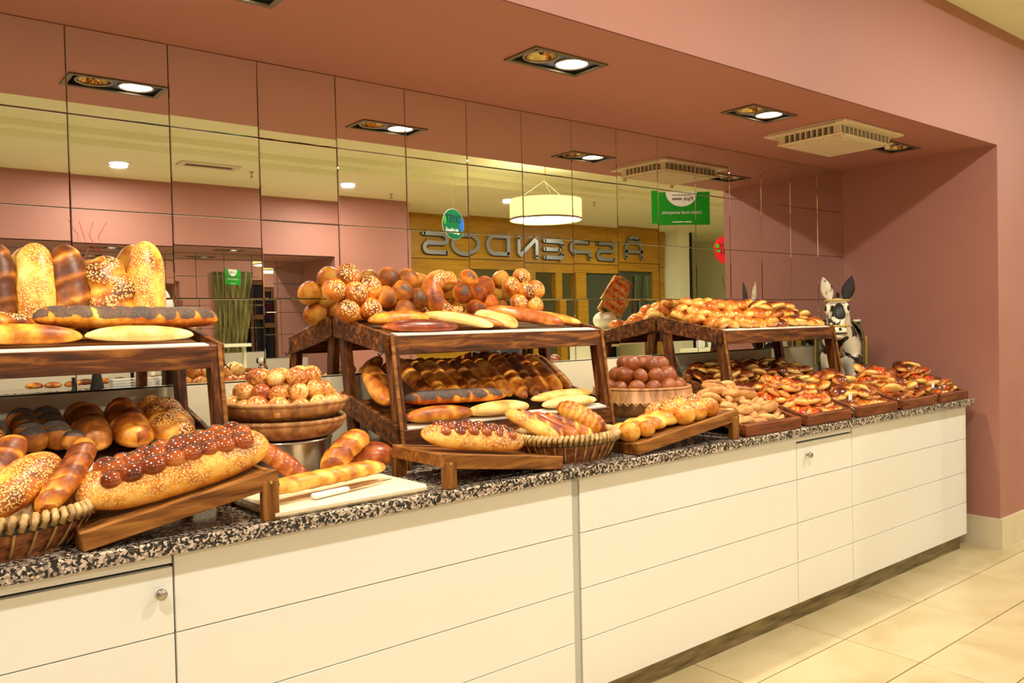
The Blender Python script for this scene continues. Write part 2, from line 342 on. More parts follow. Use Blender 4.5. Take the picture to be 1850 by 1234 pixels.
# main ceiling with a raised tray
mc = MB().box(-4.2, 15, -1.5, -D, 3.1, 3.3).box(-4.2, 15, -9.8, -5.2, 3.1, 3.3).box(-4.2, 15, -5.2, -1.5, 3.22, 3.34)
struct('ceiling', mc, M['cream'])
struct('trim_2', MB().box(-4.2, 15, -5.2, -5.02, 3.16, 3.22), M['cream']); prop(bpy.data.objects['trim_2'], 'cream step running along the tray ceiling')
# other room walls
struct('wall_left', MB().box(-4.34, -4.2, -9.8, .12, 0, 3.3), M['mauve'])
struct('wall_right', MB().box(15, 15.14, -9.8, .12, 0, 3.3), M['cream'])
FJ, FY, FB, FS = 4.92, -6.75, -7.75, 2.385
struct('wall_far', MB().box(-4.2, FJ, FY-.1, FY, FS, 3.1), M['mauve'])
struct('wall_far_side', MB().box(FJ, 6.06, FY-.75, FY, 0, 3.1), M['mauve'])
fcx = [(.9, -7.2), (2.3, -7.2), (3.7, -7.2)]
struct('ceiling_far_niche', grid_holes(-4.2, FJ, FB, FY, FS, [(x-LX, x+LX, y-LY, y+LY) for x, y in fcx], MB()), M['mauve'])
struct('wall_far_end', MB().box(FJ, FJ+.05, FB, FY-.75, 0, FS), M['mauve'])
wf = struct('wall_far_niche', MB().box(-4.2, FJ, FB-.1, FB, 0, 3.1), M['gap'])
FR = [2.385, 2.09, 1.80, 1.50, 1.18]
ftm = [tile_mesh(.36, FR[i]-FR[i+1]-.004) for i in range(4)]
for i in range(19):
    for j in range(4):
        o = ob('mirror_tile', ftm[j], wf); o.location = (FJ-.182-.364*i, FB+.004, (FR[j]+FR[j+1])/2); o.rotation_euler = (rt.uniform(-.0006, .0006), 0, pi+rt.uniform(-.0006, .0006))
struct('trim_3', MB().box(-4.2, FJ, FB, FB+.014, .9, 1.176), M['splash']); prop(bpy.data.objects['trim_3'], 'cream splash strip behind the far buffet counter')
# honey wood shopfront under the lettering
WY = -7.5
wp = struct('wall_wood', MB().box(6.06, 12.25, WY-.1, WY-.02, 2.27, 3.1).box(6.06, 7.55, WY-.1, WY-.02, 0, 2.27), M['gap'])
for i in range(4):
    x = 6.06+i*1.5475; obj('wood_panel', MB().box(x+.003, x+1.5445, WY-.02, WY, 2.43, 3.1), M['panel'], wp)
    obj('wood_panel', MB().box(x+.003, x+1.5445, WY-.03, WY-.012, 2.27, 2.42), M['panel'], wp)
for x0, x1 in ((6.06, 6.8), (6.803, 7.55), (8.72, 9.0), (9.45, 9.6), (9.9, 10.15), (12.0, 12.25)): obj('wood_post', MB().box(x0, x1, WY-.12, WY-.012, 0, 2.268), M['panel'], wp)
struct('wall_back_room', MB().box(6.06, 15, -9.94, -9.8, 0, 3.3), M['cream'])
wn2 = struct('window_2', MB().box(8.6, 10.4, -9.8, -9.77, .6, 2.15), M['bwin'])
for a in (8.56, 9.18, 9.8, 10.36): obj('window_bar', MB().box(a, a+.07, -9.8, -9.74, .55, 2.2), M['white'], wn2)
d1 = struct('door_1', MB().box(10.15, 12.0, WY-.09, WY-.06, 0, 2.268), NT('smoky_glass').set((.05, .06, .035), .06).m)
for x0, z0 in ((10.9, 1.35), (11.35, .75)):
    obj('glazing_frame', MB().box(x0, x0+.5, WY-.06, WY-.045, z0, z0+.06).box(x0, x0+.5, WY-.06, WY-.045, z0+.55, z0+.61).box(x0, x0+.06, WY-.06, WY-.045, z0+.06, z0+.55).box(x0+.44, x0+.5, WY-.06, WY-.045, z0+.06, z0+.55), M['brownw'], d1)
o = obj('curtain', drape('c', 11.5, 11.98, WY-.03, .1, 2.2, M['gcurt'], 4, .02), M['gcurt'], smooth=True); prop(o, 'dark green curtain hanging at the glass door under the lettering', 'curtain')
struct('wall_column', MB().box(12.3, 12.62, -8.2, -7.2, 0, 3.1), M['cream'])
# ------------------------------------------------------------------ fixtures
def fixture(x, y, z, on, label, group, par=None):
    e = empty('recessed_lamp', (x, y, z), 0, label, 'ceiling lamp', group)
    obj('trim_frame', MB().box(-LX-.018, LX+.018, -LY-.018, -LY, -.006, .002).box(-LX-.018, LX+.018, LY, LY+.018, -.006, .002).box(-LX-.018, -LX, -LY, LY, -.006, .002).box(LX, LX+.018, -LY, LY, -.006, .002), M['frame'], e)
    obj('housing', MB().quad((-LX, -LY, .09), (LX, -LY, .09), (LX, LY, .09), (-LX, LY, .09)).quad((-LX, -LY, 0), (LX, -LY, 0), (LX, -LY, .09), (-LX, -LY, .09)).quad((-LX, LY, 0), (LX, LY, 0), (LX, LY, .09), (-LX, LY, .09)).quad((-LX, -LY, 0), (-LX, LY, 0), (-LX, LY, .09), (-LX, -LY, .09)).quad((LX, -LY, 0), (LX, LY, 0), (LX, LY, .09), (LX, -LY, .09)), M['black'], e)
    for s in (-1, 1):
        lit = on and s == 1
        rg = obj('gimbal_ring', MB().tube([(s*.078+.066*cos(a*pi/12), .066*sin(a*pi/12), .006) for a in range(24)], .006, 6, True), M['ring'], e, smooth=True)
        obj('lamp_face' if lit else 'reflector', MB().lathe([(0, .02 if lit else .05), (.03, .017 if lit else .044), (.055, .012 if lit else .02), (.062, .008)], 24, s*.078, 0), M['lampon'] if lit else M['refl'], rg, smooth=True)
        if not lit: obj('bulb', MB().ball((s*.078, 0, .03), .012, (1, 1, 1.6)), M['black'], rg, smooth=True)
    return e
pos = ['above the left rack, nearest the camera', 'above the middle rack', 'beside the ceiling vent, above the right rack']
fixture(-.4, -.62, ZS, True, 'twin recessed lamp in the pink ceiling, left of the others beyond the frame', 'twin recessed lamps')
for i, (x, y) in enumerate(FIX):
    fixture(x, y, ZS, i < 3, 'twin recessed lamp, one side lit, '+pos[i] if i < 3 else 'unlit twin recessed lamp in the pink ceiling by the end wall', 'twin recessed lamps')
for x, y in fcx: fixture(x, y, FS, True, 'twin recessed lamp over the opposite buffet, seen in the mirror', 'opposite recessed lamps')
def downlight(x, y, z, label):
    e = empty('downlight', (x, y, z), 0, label, 'ceiling lamp', 'round ceiling downlights')
    obj('ring', MB().lathe([(.085, 0), (.085, -.006), (.11, -.006), (.115, 0)], 28), M['white'], e, smooth=True)
    obj('lamp_face', MB().lathe([(0, -.002), (.05, -.002), (.086, -.001)], 28), M['downlit'], e, smooth=True)
for x in (-.35, 2.15, 4.67, 7.12, 10.3): downlight(x, -5.9, 3.1, {-.35: 'round lit downlight beyond the left frame edge, in the far cream ceiling', 2.15: 'round lit downlight beside the slatted ceiling grille, seen in the mirror', 4.67: 'round lit downlight above the pink wall end, seen in the mirror', 7.12: 'round lit downlight left of the drum pendant, seen in the mirror', 10.3: 'round lit downlight beside the green hanging sign, seen in the mirror'}[x])
for x in ROOM_X: downlight(x, -2.3, 3.22, 'round lit downlight in the tray ceiling in front of the niche')
for x, y in ((3.45, -5.75), (5.5, -6.3), (8.3, -5.4)):
    o = obj('sprinkler', MB().lathe([(0, -.06), (.02, -.06), (.02, -.055), (.006, -.05), (.006, -.006), (.025, -.005), (.025, 0), (0, 0)], 12), M['ring'], smooth=True); o.location = (x, y, 3.1); prop(o, 'small sprinkler head on the cream ceiling', 'sprinkler', 'ceiling sprinklers')
# square wall-unit diffuser on the niche ceiling
def vent(x, y, z, sx, sy, label, big):
    e = empty('ceiling_vent', (x, y, z), 0, label, 'vent')
    obj('frame', MB().box(-sx, sx, -sy, -sy+.06, -.016, 0).box(-sx, sx, sy-.06, sy, -.016, 0).box(-sx, -sx+.06, -sy+.06, sy-.06, -.016, 0).box(sx-.06, sx, -sy+.06, sy-.06, -.016, 0), M['vent'], e, bevel=.004)
    if big:
        obj('throat', MB().box(-sx+.06, sx-.06, -sy+.06, sy-.06, -.012, -.004), M['frame'], e)
        obj('grille_cover', MB().box(-sx+.05, sx-.05, -sy+.05, sy-.05, -.062, -.054), M['vent'], e, bevel=.003)
        n = 12
        for k in range(n+1):
            for s in (-1, 1):
                a = -sx+.06+k*(2*sx-.12)/n; obj('fin', MB().box(a-.004, a+.004, s*(sy-.075)-.02, s*(sy-.075)+.02, -.054, -.012), M['vent'], e)
        for k in range(n-2):
            for s in (-1, 1):
                a = -sy+.09+k*(2*sy-.18)/(n-3); obj('fin', MB().box(s*(sx-.075)-.02, s*(sx-.075)+.02, a-.004, a+.004, -.054, -.012), M['vent'], e)
        for k in range(17):
            a = -sy+.075+k*(2*sy-.15)/16; obj('slat', MB().box(-sx+.07, sx-.07, a-.006, a+.006, -.068, -.062), M['vent'], e)
        for s in (-1, 1): obj('latch', MB().box(s*(sx-.08)-.012, s*(sx-.08)+.012, -sy+.05, -sy+.065, -.085, -.055), M['base'], e)
    else:
        for k in range(9):
            a = -sy+.07+k*(2*sy-.14)/8; obj('slat', MB().box(-sx+.06, sx-.06, a-.004, a+.012, -.012, -.004), M['frame'], e)
vent(4.2, -.585, ZS, .31, .235, 'cream square air vent with louvres on the pink ceiling', True)
vent(2.95, -5.62, 3.1, .3, .12, 'small slatted air grille in the cream ceiling, seen in the mirror', False)
# ------------------------------------------------------------------ counter
gr = obj('granite_worktop', MB().box(-2, 5.2, -.895, -.016, .868, G0), M['granite'], bevel=.004); prop(gr, 'speckled black and beige granite worktop along the mirror wall', 'worktop')
CY = -.855
ZB = [.862, .664, .464, .282, .092]
def cabinet(x0, x1, label, boards=True, door=None):
    e = empty('counter_cabinet', ((x0+x1)/2, CY/2, 0), 0, label, 'cabinet', 'white counter cabinets'); X = (x1-x0)/2; O = -CY/2
    obj('carcass', MB().box(-X, X, CY+.02+O, -.03+O, .092, .867), M['gap'], e)
    n = len(ZB)-1
    xs = [(-X+.001, X-.001)]
    for k in range(n):
        ztop = ZB[k]-.0015
        if door and k == 0:
            obj('top_rail', MB().box(-X+.001, X-.001, CY+.004+O, CY+.02+O, .838, .867), M['cab'], e); ztop = .830
        bd = obj('front_board', MB().box(-X+.001, X-.001, CY+O, CY+.02+O, ZB[k+1]+.0015, ztop), M['cab'], e, bevel=.001)
        if door and k == 0:
            obj('knob', MB().lathe([(0, -.028), (.012, -.028), (.014, -.024), (.014, -.018), (.006, -.016), (.006, 0)], 20), M['knob'], bd, Matrix.Translation((door-(x0+x1)/2, CY+O, .772))@Matrix.Rotation(-pi/2, 4, 'X'), smooth=True)
    return e
cabinet(-2, .108, 'white cabinet of horizontal boards at the far left edge')
cabinet(.11, .604, 'white cabinet door with round knob at the left below the bread basket', door=.57)
cabinet(.607, 1.953, 'white cabinet of wide horizontal boards below the cutting board')
cabinet(1.988, 3.358, 'white cabinet of wide horizontal boards below the braided loaf stand')
cabinet(3.361, 3.848, 'white cabinet door with round knob below the pastry trays', door=3.44)
cabinet(3.851, 5.165, 'white cabinet of wide horizontal boards at the right end of the counter')
o = obj('joint_strip', MB().box(1.955, 1.986, CY+.006, -.05, .0, .867), M['strip']); prop(o, 'grey vertical joint strip between the two runs of cabinets', 'strip')
o = obj('plinth', MB().box(-2, 1.953, -.82, -.78, 0, .0915), M['plinth']); prop(o, 'brushed metal plinth under the left run of cabinets', 'plinth')
o = obj('plinth', MB().box(1.988, 5.15, -.82, -.78, 0, .0915), M['plinth']); prop(o, 'brushed metal plinth under the right run of cabinets', 'plinth')
# ------------------------------------------------------------------ racks
def rack(x0, x1, H, label, slug):
    e = empty('bread_rack', ((x0+x1)/2, -.26, G0), 0, label, 'rack', 'tiered bread racks'); O = Vector(((x0+x1)/2, -.26, G0)); h = (x1-x0)/2
    def P(x, y, z): return Vector((x, y+.26, z-G0))
    tw = .03
    for s in (-1, 1):
        x = s*(h-tw/2)
        for (yt, zt, yb) in ((-.045, H+.06, -.125), (-.40, H+.0, -.475)):
            lg = MB(); wd = .055
            lg.hexa([P(x-tw/2, yb-wd/2, G0), P(x+tw/2, yb-wd/2, G0), P(x+tw/2, yb+wd/2, G0), P(x-tw/2, yb+wd/2, G0), P(x-tw/2, yt-wd/2, zt), P(x+tw/2, yt-wd/2, zt), P(x+tw/2, yt+wd/2, zt+.01), P(x-tw/2, yt+wd/2, zt+.01)])
            obj('leg', lg, M['rackz'], e, bevel=.003)
        xi = s*(h-.0-tw-.008)
        xo = s*(h+.006)
        obj('side_rail', MB().hexa([P(xo-.009, -.43, H-.07), P(xo+.009, -.43, H-.07), P(xo+.009, -.016, H), P(xo-.009, -.016, H), P(xo-.009, -.43, H+.004), P(xo+.009, -.43, H+.004), P(xo+.009, -.016, H+.08), P(xo-.009, -.016, H+.08)]), M['rack'], e, bevel=.002)
        obj('side_rail', MB().hexa([P(xo-.009, -.485, H-.40), P(xo+.009, -.485, H-.40), P(xo+.009, -.07, H-.29), P(xo-.009, -.07, H-.29), P(xo-.009, -.475, H-.315), P(xo+.009, -.475, H-.315), P(xo+.009, -.07, H-.215), P(xo-.009, -.07, H-.215)]), M['rack'], e, bevel=.002)
        obj('hook', MB().tube([P(xo+s*.012, -.40, H-.01), P(xo+s*.016, -.405, H-.06), P(xo+s*.03, -.41, H-.075), P(xo+s*.035, -.41, H-.06)], .003, 6), M['black'], e, smooth=True)
    obj('front_board', MB().hexa([P(-h, -.437, H-.07), P(h, -.437, H-.07), P(h, -.419, H-.07), P(-h, -.419, H-.07), P(-h, -.43, H-.002), P(h, -.43, H-.002), P(h, -.412, H-.002), P(-h, -.412, H-.002)]), M['rack'], e, bevel=.002)
    obj('front_board', MB().hexa([P(-h, -.494, H-.40), P(h, -.494, H-.40), P(h, -.476, H-.40), P(-h, -.476, H-.40), P(-h, -.488, H-.333), P(h, -.488, H-.333), P(h, -.47, H-.333), P(-h, -.47, H-.333)]), M['rack'], e, bevel=.002)
    obj('back_board', MB().box(-h, h, P(0, -.024, 0).y, P(0, -.012, 0).y, H-.01-G0, H+.06-G0), M['rack'], e)
    for k in range(5):
        f0, f1 = k/5+.02, (k+1)/5-.02
        for (ya, za, yb, zb) in ((-.02, H+.05, -.415, H-.004), (-.08, H-.25, -.475, H-.336)):
            y0, z0, y1, z1 = ya+(yb-ya)*f0, za+(zb-za)*f0, ya+(yb-ya)*f1, za+(zb-za)*f1
            obj('shelf_slat', MB().hexa([P(-h+.03, y1, z1-.01), P(h-.03, y1, z1-.01), P(h-.03, y0, z0-.01), P(-h+.03, y0, z0-.01), P(-h+.03, y1, z1), P(h-.03, y1, z1), P(h-.03, y0, z0), P(-h+.03, y0, z0)]), M['rack'], e)
    for (ya, za, yb, zb) in ((-.375, H+.0055, -.425, H-.001), (-.435, H-.321, -.482, H-.331)):  # thin pale strips added to draw the white highlight on each front lip
        obj('lip_highlight', MB().hexa([P(-h+.03, yb, zb-.006), P(h-.03, yb, zb-.006), P(h-.03, ya, za-.006), P(-h+.03, ya, za-.006), P(-h+.03, yb, zb+.003), P(h-.03, yb, zb+.003), P(h-.03, ya, za+.003), P(-h+.03, ya, za+.003)]), M['lip_pale'], e)
    # pale worn edge strips on the front legs
    for s in (-1, 1):
        x = s*(h-.002); obj('edge_strip', MB().beam(P(x, -.433, H+.002), P(x, -.508, G0+.002), .012, .006, (0, 1, .15)), M['stand'], e)
    return e
HA, HB, HC = 1.365, 1.378, 1.352
rack(-.16, .885, HA, 'two-tier dark wooden bread rack at the left edge with standing loaves', 'a')
rack(1.49, 2.54, HB, 'two-tier dark wooden bread rack in the middle with flower-shaped breads', 'b')
rack(3.395, 4.44, HC, 'two-tier dark wooden bread rack at the right heaped with glazed buns', 'c')
# sloping wooden stands
def ramp_stand(xl, zl, xh, zh, yf, yb, label):
    """board sloping from the low end xl to the high end xh"""
    e = empty('display_ramp', ((xl+xh)/2, (yf+yb)/2, G0), 0, label, 'display stand', 'sloping display ramps'); cx, cy = (xl+xh)/2, (yf+yb)/2
    P = lambda x, y, z: Vector((x-cx, y-cy, z-G0)); s = 1 if xh > xl else -1; t = .045
    for y in (yf, yb):
        obj('side_rail', MB().beam(P(xl, y, zl-t/2), P(xh, y, zh-t/2), .02, t), M['stand'], e, bevel=.002)
        obj('leg', MB().box(*sorted((xh-cx, xh-s*.045-cx)), y-cy-.012, y-cy+.012, 0, zh-t*.6-G0), M['standz'], e, bevel=.002)
        obj('screw', MB().lathe([(0, -.003), (.004, -.003), (.005, 0)], 10), M['strap'], e, Matrix.Translation(P(xh-s*.022, y-.011, zh-t*.7))@Matrix.Rotation(-pi/2, 4, 'X'))
    for k, (x, z) in enumerate(((xl, zl), (xh, zh))):
        obj('end_rail', MB().beam(P(x-s*(-.012 if k == 0 else .012), yb, z-t/2-.002), P(x-s*(-.012 if k == 0 else .012), yf, z-t/2-.002), .02, t*.9), M['stand'], e, bevel=.002)
    n = 5
    for k in range(n):
        a, b = k/n+.006, (k+1)/n-.006; y0, y1 = yb+(yf-yb)*a-.0, yb+(yf-yb)*b
        obj('plank', MB().hexa([P(xl+s*.01, y1, zl-.016), P(xh-s*.01, y1, zh-.016), P(xh-s*.01, y0, zh-.016), P(xl+s*.01, y0, zl-.016), P(xl+s*.01, y1, zl-.006), P(xh-s*.01, y1, zh-.006), P(xh-s*.01, y0, zh-.006), P(xl+s*.01, y0, zl-.006)]), M['stand'], e)
    return e
ramp_stand(.40, .952, .875, 1.038, -.865, -.60, 'sloping wooden display ramp in front of the left rack')
ramp_stand(1.895, .95, 1.405, 1.015, -.865, -.57, 'sloping wooden display ramp in front of the middle rack')
ramp_stand(2.275, .952, 2.90, 1.028, -.865, -.62, 'sloping wooden display ramp between the basket and the pastry trays')
# ------------------------------------------------------------------ bread shapes
def loaf_mesh(name, L, wd, ht, mat, kind='plain', n=6, taper=2.4, bend=0, rise=0, seed=0, NU=44, NV=18, base=.45, dark=0., flat=.55):
    mb = MB(); vv = []; cc = []; dd = []
    for i in range(NU+1):
        u = i/NU; s = 2*u-1; us = .5-.5*cos(pi*u); s = 2*us-1
        pr = max(0, 1-abs(s)**taper)**.5
        for k in range(NV):
            th = 2*pi*k/NV; cy, cz = cos(th), sin(th)
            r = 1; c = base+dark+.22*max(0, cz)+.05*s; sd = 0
            top = max(0, cz)
            nz = mn.noise(Vector((us*L*16+seed*3.1, cy*1.3, cz*1.3)))
            r += .05*nz
            if kind == 'slash':
                q = (us*n+.55*cy*.5+.1) % 1; g = math.exp(-((q-.5)/.14)**2)*(cz > .05)*min(1, cz*2.5)*(pr > .45)
                r += .05*g-.07*math.exp(-((q-.22)/.08)**2)*(cz > .1); c = c+.18-.5*g
            elif kind == 'poppy':
                q = (us*n+.25*cy) % 1; g = math.exp(-((q-.5)/.1)**2)*(cz > 0)
                r += -.06*g; c -= .2*g; sd = (1.0 if cz > .5 else .1+cz*1.6)-.75*g
                if cz < -.2: sd = 0
            elif kind == 'braid':
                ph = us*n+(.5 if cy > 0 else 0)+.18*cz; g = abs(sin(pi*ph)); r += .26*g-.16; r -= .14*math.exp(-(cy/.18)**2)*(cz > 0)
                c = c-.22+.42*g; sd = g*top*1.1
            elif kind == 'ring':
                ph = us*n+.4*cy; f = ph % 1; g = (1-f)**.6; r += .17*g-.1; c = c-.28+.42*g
            elif kind == 'seam':
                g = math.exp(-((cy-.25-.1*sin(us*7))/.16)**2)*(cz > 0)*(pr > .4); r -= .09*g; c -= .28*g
            elif kind == 'crack':
                g = math.exp(-((cy+.45+.15*sin(us*9))/.2)**2)*(cz > 0); r -= .14*g; c -= .25*g; sd = top*1.1*(1-g)
            elif kind == 'sesame':
                sd = .25+top*.8
            z = cz*ht*.5*pr*r; z = z*flat if cz < 0 else z
            y = cy*wd*.5*pr*r+bend*(1-s*s)
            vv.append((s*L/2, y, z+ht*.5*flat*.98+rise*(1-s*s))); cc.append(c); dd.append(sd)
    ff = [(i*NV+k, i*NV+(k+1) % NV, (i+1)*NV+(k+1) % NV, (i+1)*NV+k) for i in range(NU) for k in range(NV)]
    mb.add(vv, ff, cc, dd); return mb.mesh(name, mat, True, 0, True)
def frame_from(a, b, ht, flat=.55, up=(0, 0, 1)):
    a, b = Vector(a), Vector(b); t = (b-a); L = t.length; t.normalize(); up = Vector(up)
    sd = up.cross(t).normalized(); u = t.cross(sd)
    m = Matrix((t, sd, u)).transposed().to_4x4(); m.translation = (a+b)/2-u*(ht*.5*flat*.98); return m, L
def loaf(name, a, b, wd, label, mat, kind='plain', hr=.8, up=(0, 0, 1), cat='bread', group=None, **k):
    ht = wd*hr; fl = k.get('flat', .55); m, L = frame_from(a, b, ht, fl, up)
    o = ob(name, loaf_mesh(name, L, wd, ht, M[mat], kind, **k), None, m); prop(o, label, cat, group); return o
UPT = (0, -.16, 1); UPL = (0, -.25, 1)
# --- left rack, upper shelf: loaves standing against the mirror (flat side to the mirror)
UM = (0, -1, .35); g = 'loaves standing against the mirror'
loaf('tall_loaf', (.335, -.155, 1.40), (.349, -.085, 1.685), .105, 'brown slashed loaf standing at the left frame edge of the rack', 'brown', 'slash', .8, UM, group=g, n=4, taper=3.2, seed=1)
loaf('tall_loaf', (.438, -.155, 1.40), (.452, -.075, 1.69), .118, 'pale sesame loaf standing second from the left edge', 'ses', 'sesame', .75, UM, group=g, taper=3, seed=2, base=.25)
loaf('tall_loaf', (.548, -.155, 1.40), (.532, -.075, 1.69), .116, 'dark brown loaf with pale diagonal slashes standing beside the braided loaf', 'brown', 'slash', .8, UM, group=g, n=4, taper=3, seed=3, base=.5)
loaf('tall_loaf', (.662, -.165, 1.40), (.640, -.085, 1.655), .15, 'short braided golden loaf standing between brown and sesame loaves', 'sesb', 'braid', .7, UM, group=g, n=2.5, taper=2.8, seed=4, base=.42)
loaf('tall_loaf', (.752, -.155, 1.40), (.773, -.075, 1.71), .118, 'tall sesame loaf with a split side standing rightmost on the left rack', 'ses', 'crack', .8, UM, group=g, taper=3.2, seed=5, base=.42)
loaf('long_loaf', (.412, -.25, 1.456), (.945, -.25, 1.446), .09, 'long poppy-seed loaf lying across the left rack with its end hanging over', 'pop', 'poppy', .95, UPT, n=9, taper=8, seed=6, base=.55, rise=-.004)
loaf('oval_loaf', (.525, -.355, 1.402), (.83, -.36, 1.398), .074, 'pale oval loaf lying at the right front of the left rack', 'pale', 'seam', .85, UPT, seed=7, taper=2, base=.3)
loaf('oval_loaf', (.215, -.355, 1.408), (.52, -.36, 1.400), .086, 'golden oval loaf lying at the left front of the left rack', 'light', 'plain', .85, UPT, seed=8, taper=2.2, base=.5)
loaf('braided_loaf', (.20, -.27, 1.445), (.415, -.27, 1.445), .075, 'seeded braided loaf lying left of the long poppy loaf', 'sesb', 'braid', .85, UPT, n=3, seed=9)
loaf('oval_loaf', (-.12, -.33, 1.41), (.19, -.33, 1.41), .08, 'golden oval loaf on the left rack beyond the left frame edge', 'light', 'plain', .85, UPT, seed=10)
# --- left rack, lower shelf
loaf('short_loaf', (.56, -.09, 1.165), (.53, -.425, 1.088), .112, 'dark brown loaf pointing forward on the lower left shelf', 'brown', 'ring', .9, UPL, n=3.5, taper=5, seed=11, base=.5)
loaf('short_loaf', (.675, -.09, 1.165), (.64, -.425, 1.088), .112, 'smooth tan loaf pointing forward beside the dark brown loaf', 'gold', 'ring', .95, UPL, n=2, taper=6, seed=12, base=.52)
loaf('short_loaf', (.775, -.09, 1.165), (.762, -.425, 1.085), .135, 'seeded braided loaf pointing forward at the right of the lower left shelf', 'sesb', 'braid', .85, UPL, n=3, taper=5, seed=13, base=.4)
def ball_crust(b=.5, k=.25): return lambda q: b+k*q.z
def cluster(name, label, c, balls, mat, up=None, rot=None, cat='bread', group=None, part='dough_ball', seedtop=0.):
    e = empty(name, c, 0, label, cat, group)
    if rot: e.rotation_euler = rot
    for i, (p, r) in enumerate(balls):
        mb = MB().ball((0, 0, 0), r, (1, 1, .85), 16, 12, ball_crust(.42, .3)); mb.d = [seedtop*max(0, v[2]/r) for v in mb.v]
        o = obj(part, mb, M[mat], e, Matrix.Translation(p), True, 0, True)
    return e
cluster('ball_loaf', 'dark poppy-seed loaf of joined balls on the lower left shelf', (.42, -.26, 1.10), [((x*.062-.03, y*.062-.09, z), .042) for x in range(2) for y, z in ((0, .018), (1, .03), (2, .045), (3, .06))]+[((.062-.0, -.125, .01), .035)], 'popb', seedtop=1.2)
cluster('ball_loaf', 'seeded loaf of joined balls at the left frame edge on the lower shelf', (.26, -.26, 1.095), [((x*.06-.03, y*.062-.09, .018+y*.014), .041) for x in range(2) for y in range(4)], 'sesb', seedtop=1)
# --- basket at the left front
def wicker_basket(name, c, rx, ry, h, label):
    e = empty(name, c, 0, label, 'basket'); k = .78; n = 120; rows = 14
    pr = [(k+(1-k)*(j/rows)**.8, .006+(h-.012)*j/rows) for j in range(rows+1)]
    obj('woven_wall', MB().lathe(pr, n, sx=rx, sy=ry, fn=lambda t, j: .022*sin(30*t+pi*j)), M['wick'], e, smooth=True)
    obj('inner_wall', MB().lathe([(r-.05, z) for r, z in pr], 48, sx=rx, sy=ry), M['wickr'], e, smooth=True)
    obj('bottom', MB().lathe([(0, .006), (k-.04, .006), (k, .0), (k, .008)], 48, sx=rx, sy=ry), M['wick'], e)
    for i in range(30):
        t_ = 2*pi*i/30+.05; obj('stake', MB().tube([(rx*(r+.03)*cos(t_), ry*(r+.03)*sin(t_), z) for r, z in pr[::3]], .0035, 5), M['wickr'], e, smooth=True)
    obj('dark_band', MB().lathe([(1.02, h-.02), (1.045, h-.014), (1.02, h-.006)], 64, sx=rx, sy=ry), M['darkw'], e)
    mb = MB(); m = 64
    for i in range(m):
        t_ = 2*pi*i/m; t2 = t_+.075; q = lambda a, R, z: (rx*R*cos(a), ry*R*sin(a), z)
        mb.tube([q(t_, 1.05, h-.014), q(t_+.02, 1.075, h+.004), q(t_+.05, 1.02, h+.016), q(t2, .95, h+.006), q(t2+.01, .93, h-.012)], .0085, 6)
    obj('rim_wrap', mb, M['wickr'], e, smooth=True); return e
wicker_basket('wicker_basket', (.235, -.69, G0), .225, .175, .085, 'oval wicker basket of long loaves at the left front corner')
loaf('basket_loaf', (.40, -.60, 1.095), (.21, -.76, 1.00), .115, 'broad sesame loaf leaning in the left wicker basket', 'ses', 'sesame', .8, (0, -.6, 1), taper=3, seed=20, base=.42)
loaf('basket_loaf', (.475, -.60, 1.13), (.335, -.78, .995), .07, 'long golden loaf poking up out of the left wicker basket', 'sesb', 'ring', .95, (-.4, -.6, 1), n=6, taper=5, seed=21, base=.42, bend=.012)
loaf('basket_loaf', (.33, -.55, 1.15), (.20, -.70, 1.02), .08, 'orange loaf at the left frame edge in the wicker basket', 'gold', 'slash', .9, (0, -.6, 1), n=4, taper=4, seed=22)
loaf('basket_loaf', (.18, -.56, 1.06), (.04, -.80, .99), .09, 'sesame loaf in the wicker basket beyond the frame edge', 'ses', 'sesame', .9, (0, -.3, 1), seed=23)
# --- long loaf crowned with glazed balls
def crowned(name, label, a, b, wd, nb, rb, side, seed):
    a, b = Vector(a), Vector(b); ht = wd*.62; m, L = frame_from(a, b, ht, .55, (0, -.55, 1)); e = bpy.data.objects.new(name, None); C.objects.link(e); e.matrix_world = m; prop(e, label, 'bread'); e.empty_display_size = .05
    ob('crust_base', loaf_mesh('crust_base', L, wd, ht, M['ses'], 'sesame', seed=seed, taper=3.2, base=.42), e)
    rg = random.Random(seed)
    for i in range(nb):
        nr = 3; u = (i//nr+.5+.3*((i % nr) % 2))/(nb/nr)*2-1; y = side*wd*(-.12+.18*(i % nr)); q = obj('glazed_ball', MB().ball((0, 0, 0), rb*rg.uniform(.85, 1.1), (1.1, 1, .9), 14, 10, ball_crust(.5, .2)), M['glz'], e, Matrix.Translation((u*L*.38+rg.uniform(-.006, .006), y, ht*(.74-.10*(i % nr == 2))-abs(u)*.012)), True, 0, True)
        a_ = q.data.attributes['seed'].data
        for vi, v in enumerate(q.data.vertices): a_[vi].value = (.9 if rg.random() < .9 and (v.co.z > rb*.3 and v.co.y*side > rb*.1) else 0)
    return e
crowned('crowned_loaf', 'long sesame loaf crowned with glossy red-brown balls on the left ramp', (.415, -.74, 1.008), (.905, -.73, 1.096), .19, 24, .029, 1, 31)
crowned('crowned_loaf', 'sesame loaf with poppy-topped balls lying down the middle ramp', (1.43, -.71, 1.055), (1.835, -.73, .995), .135, 18, .022, 1, 32)
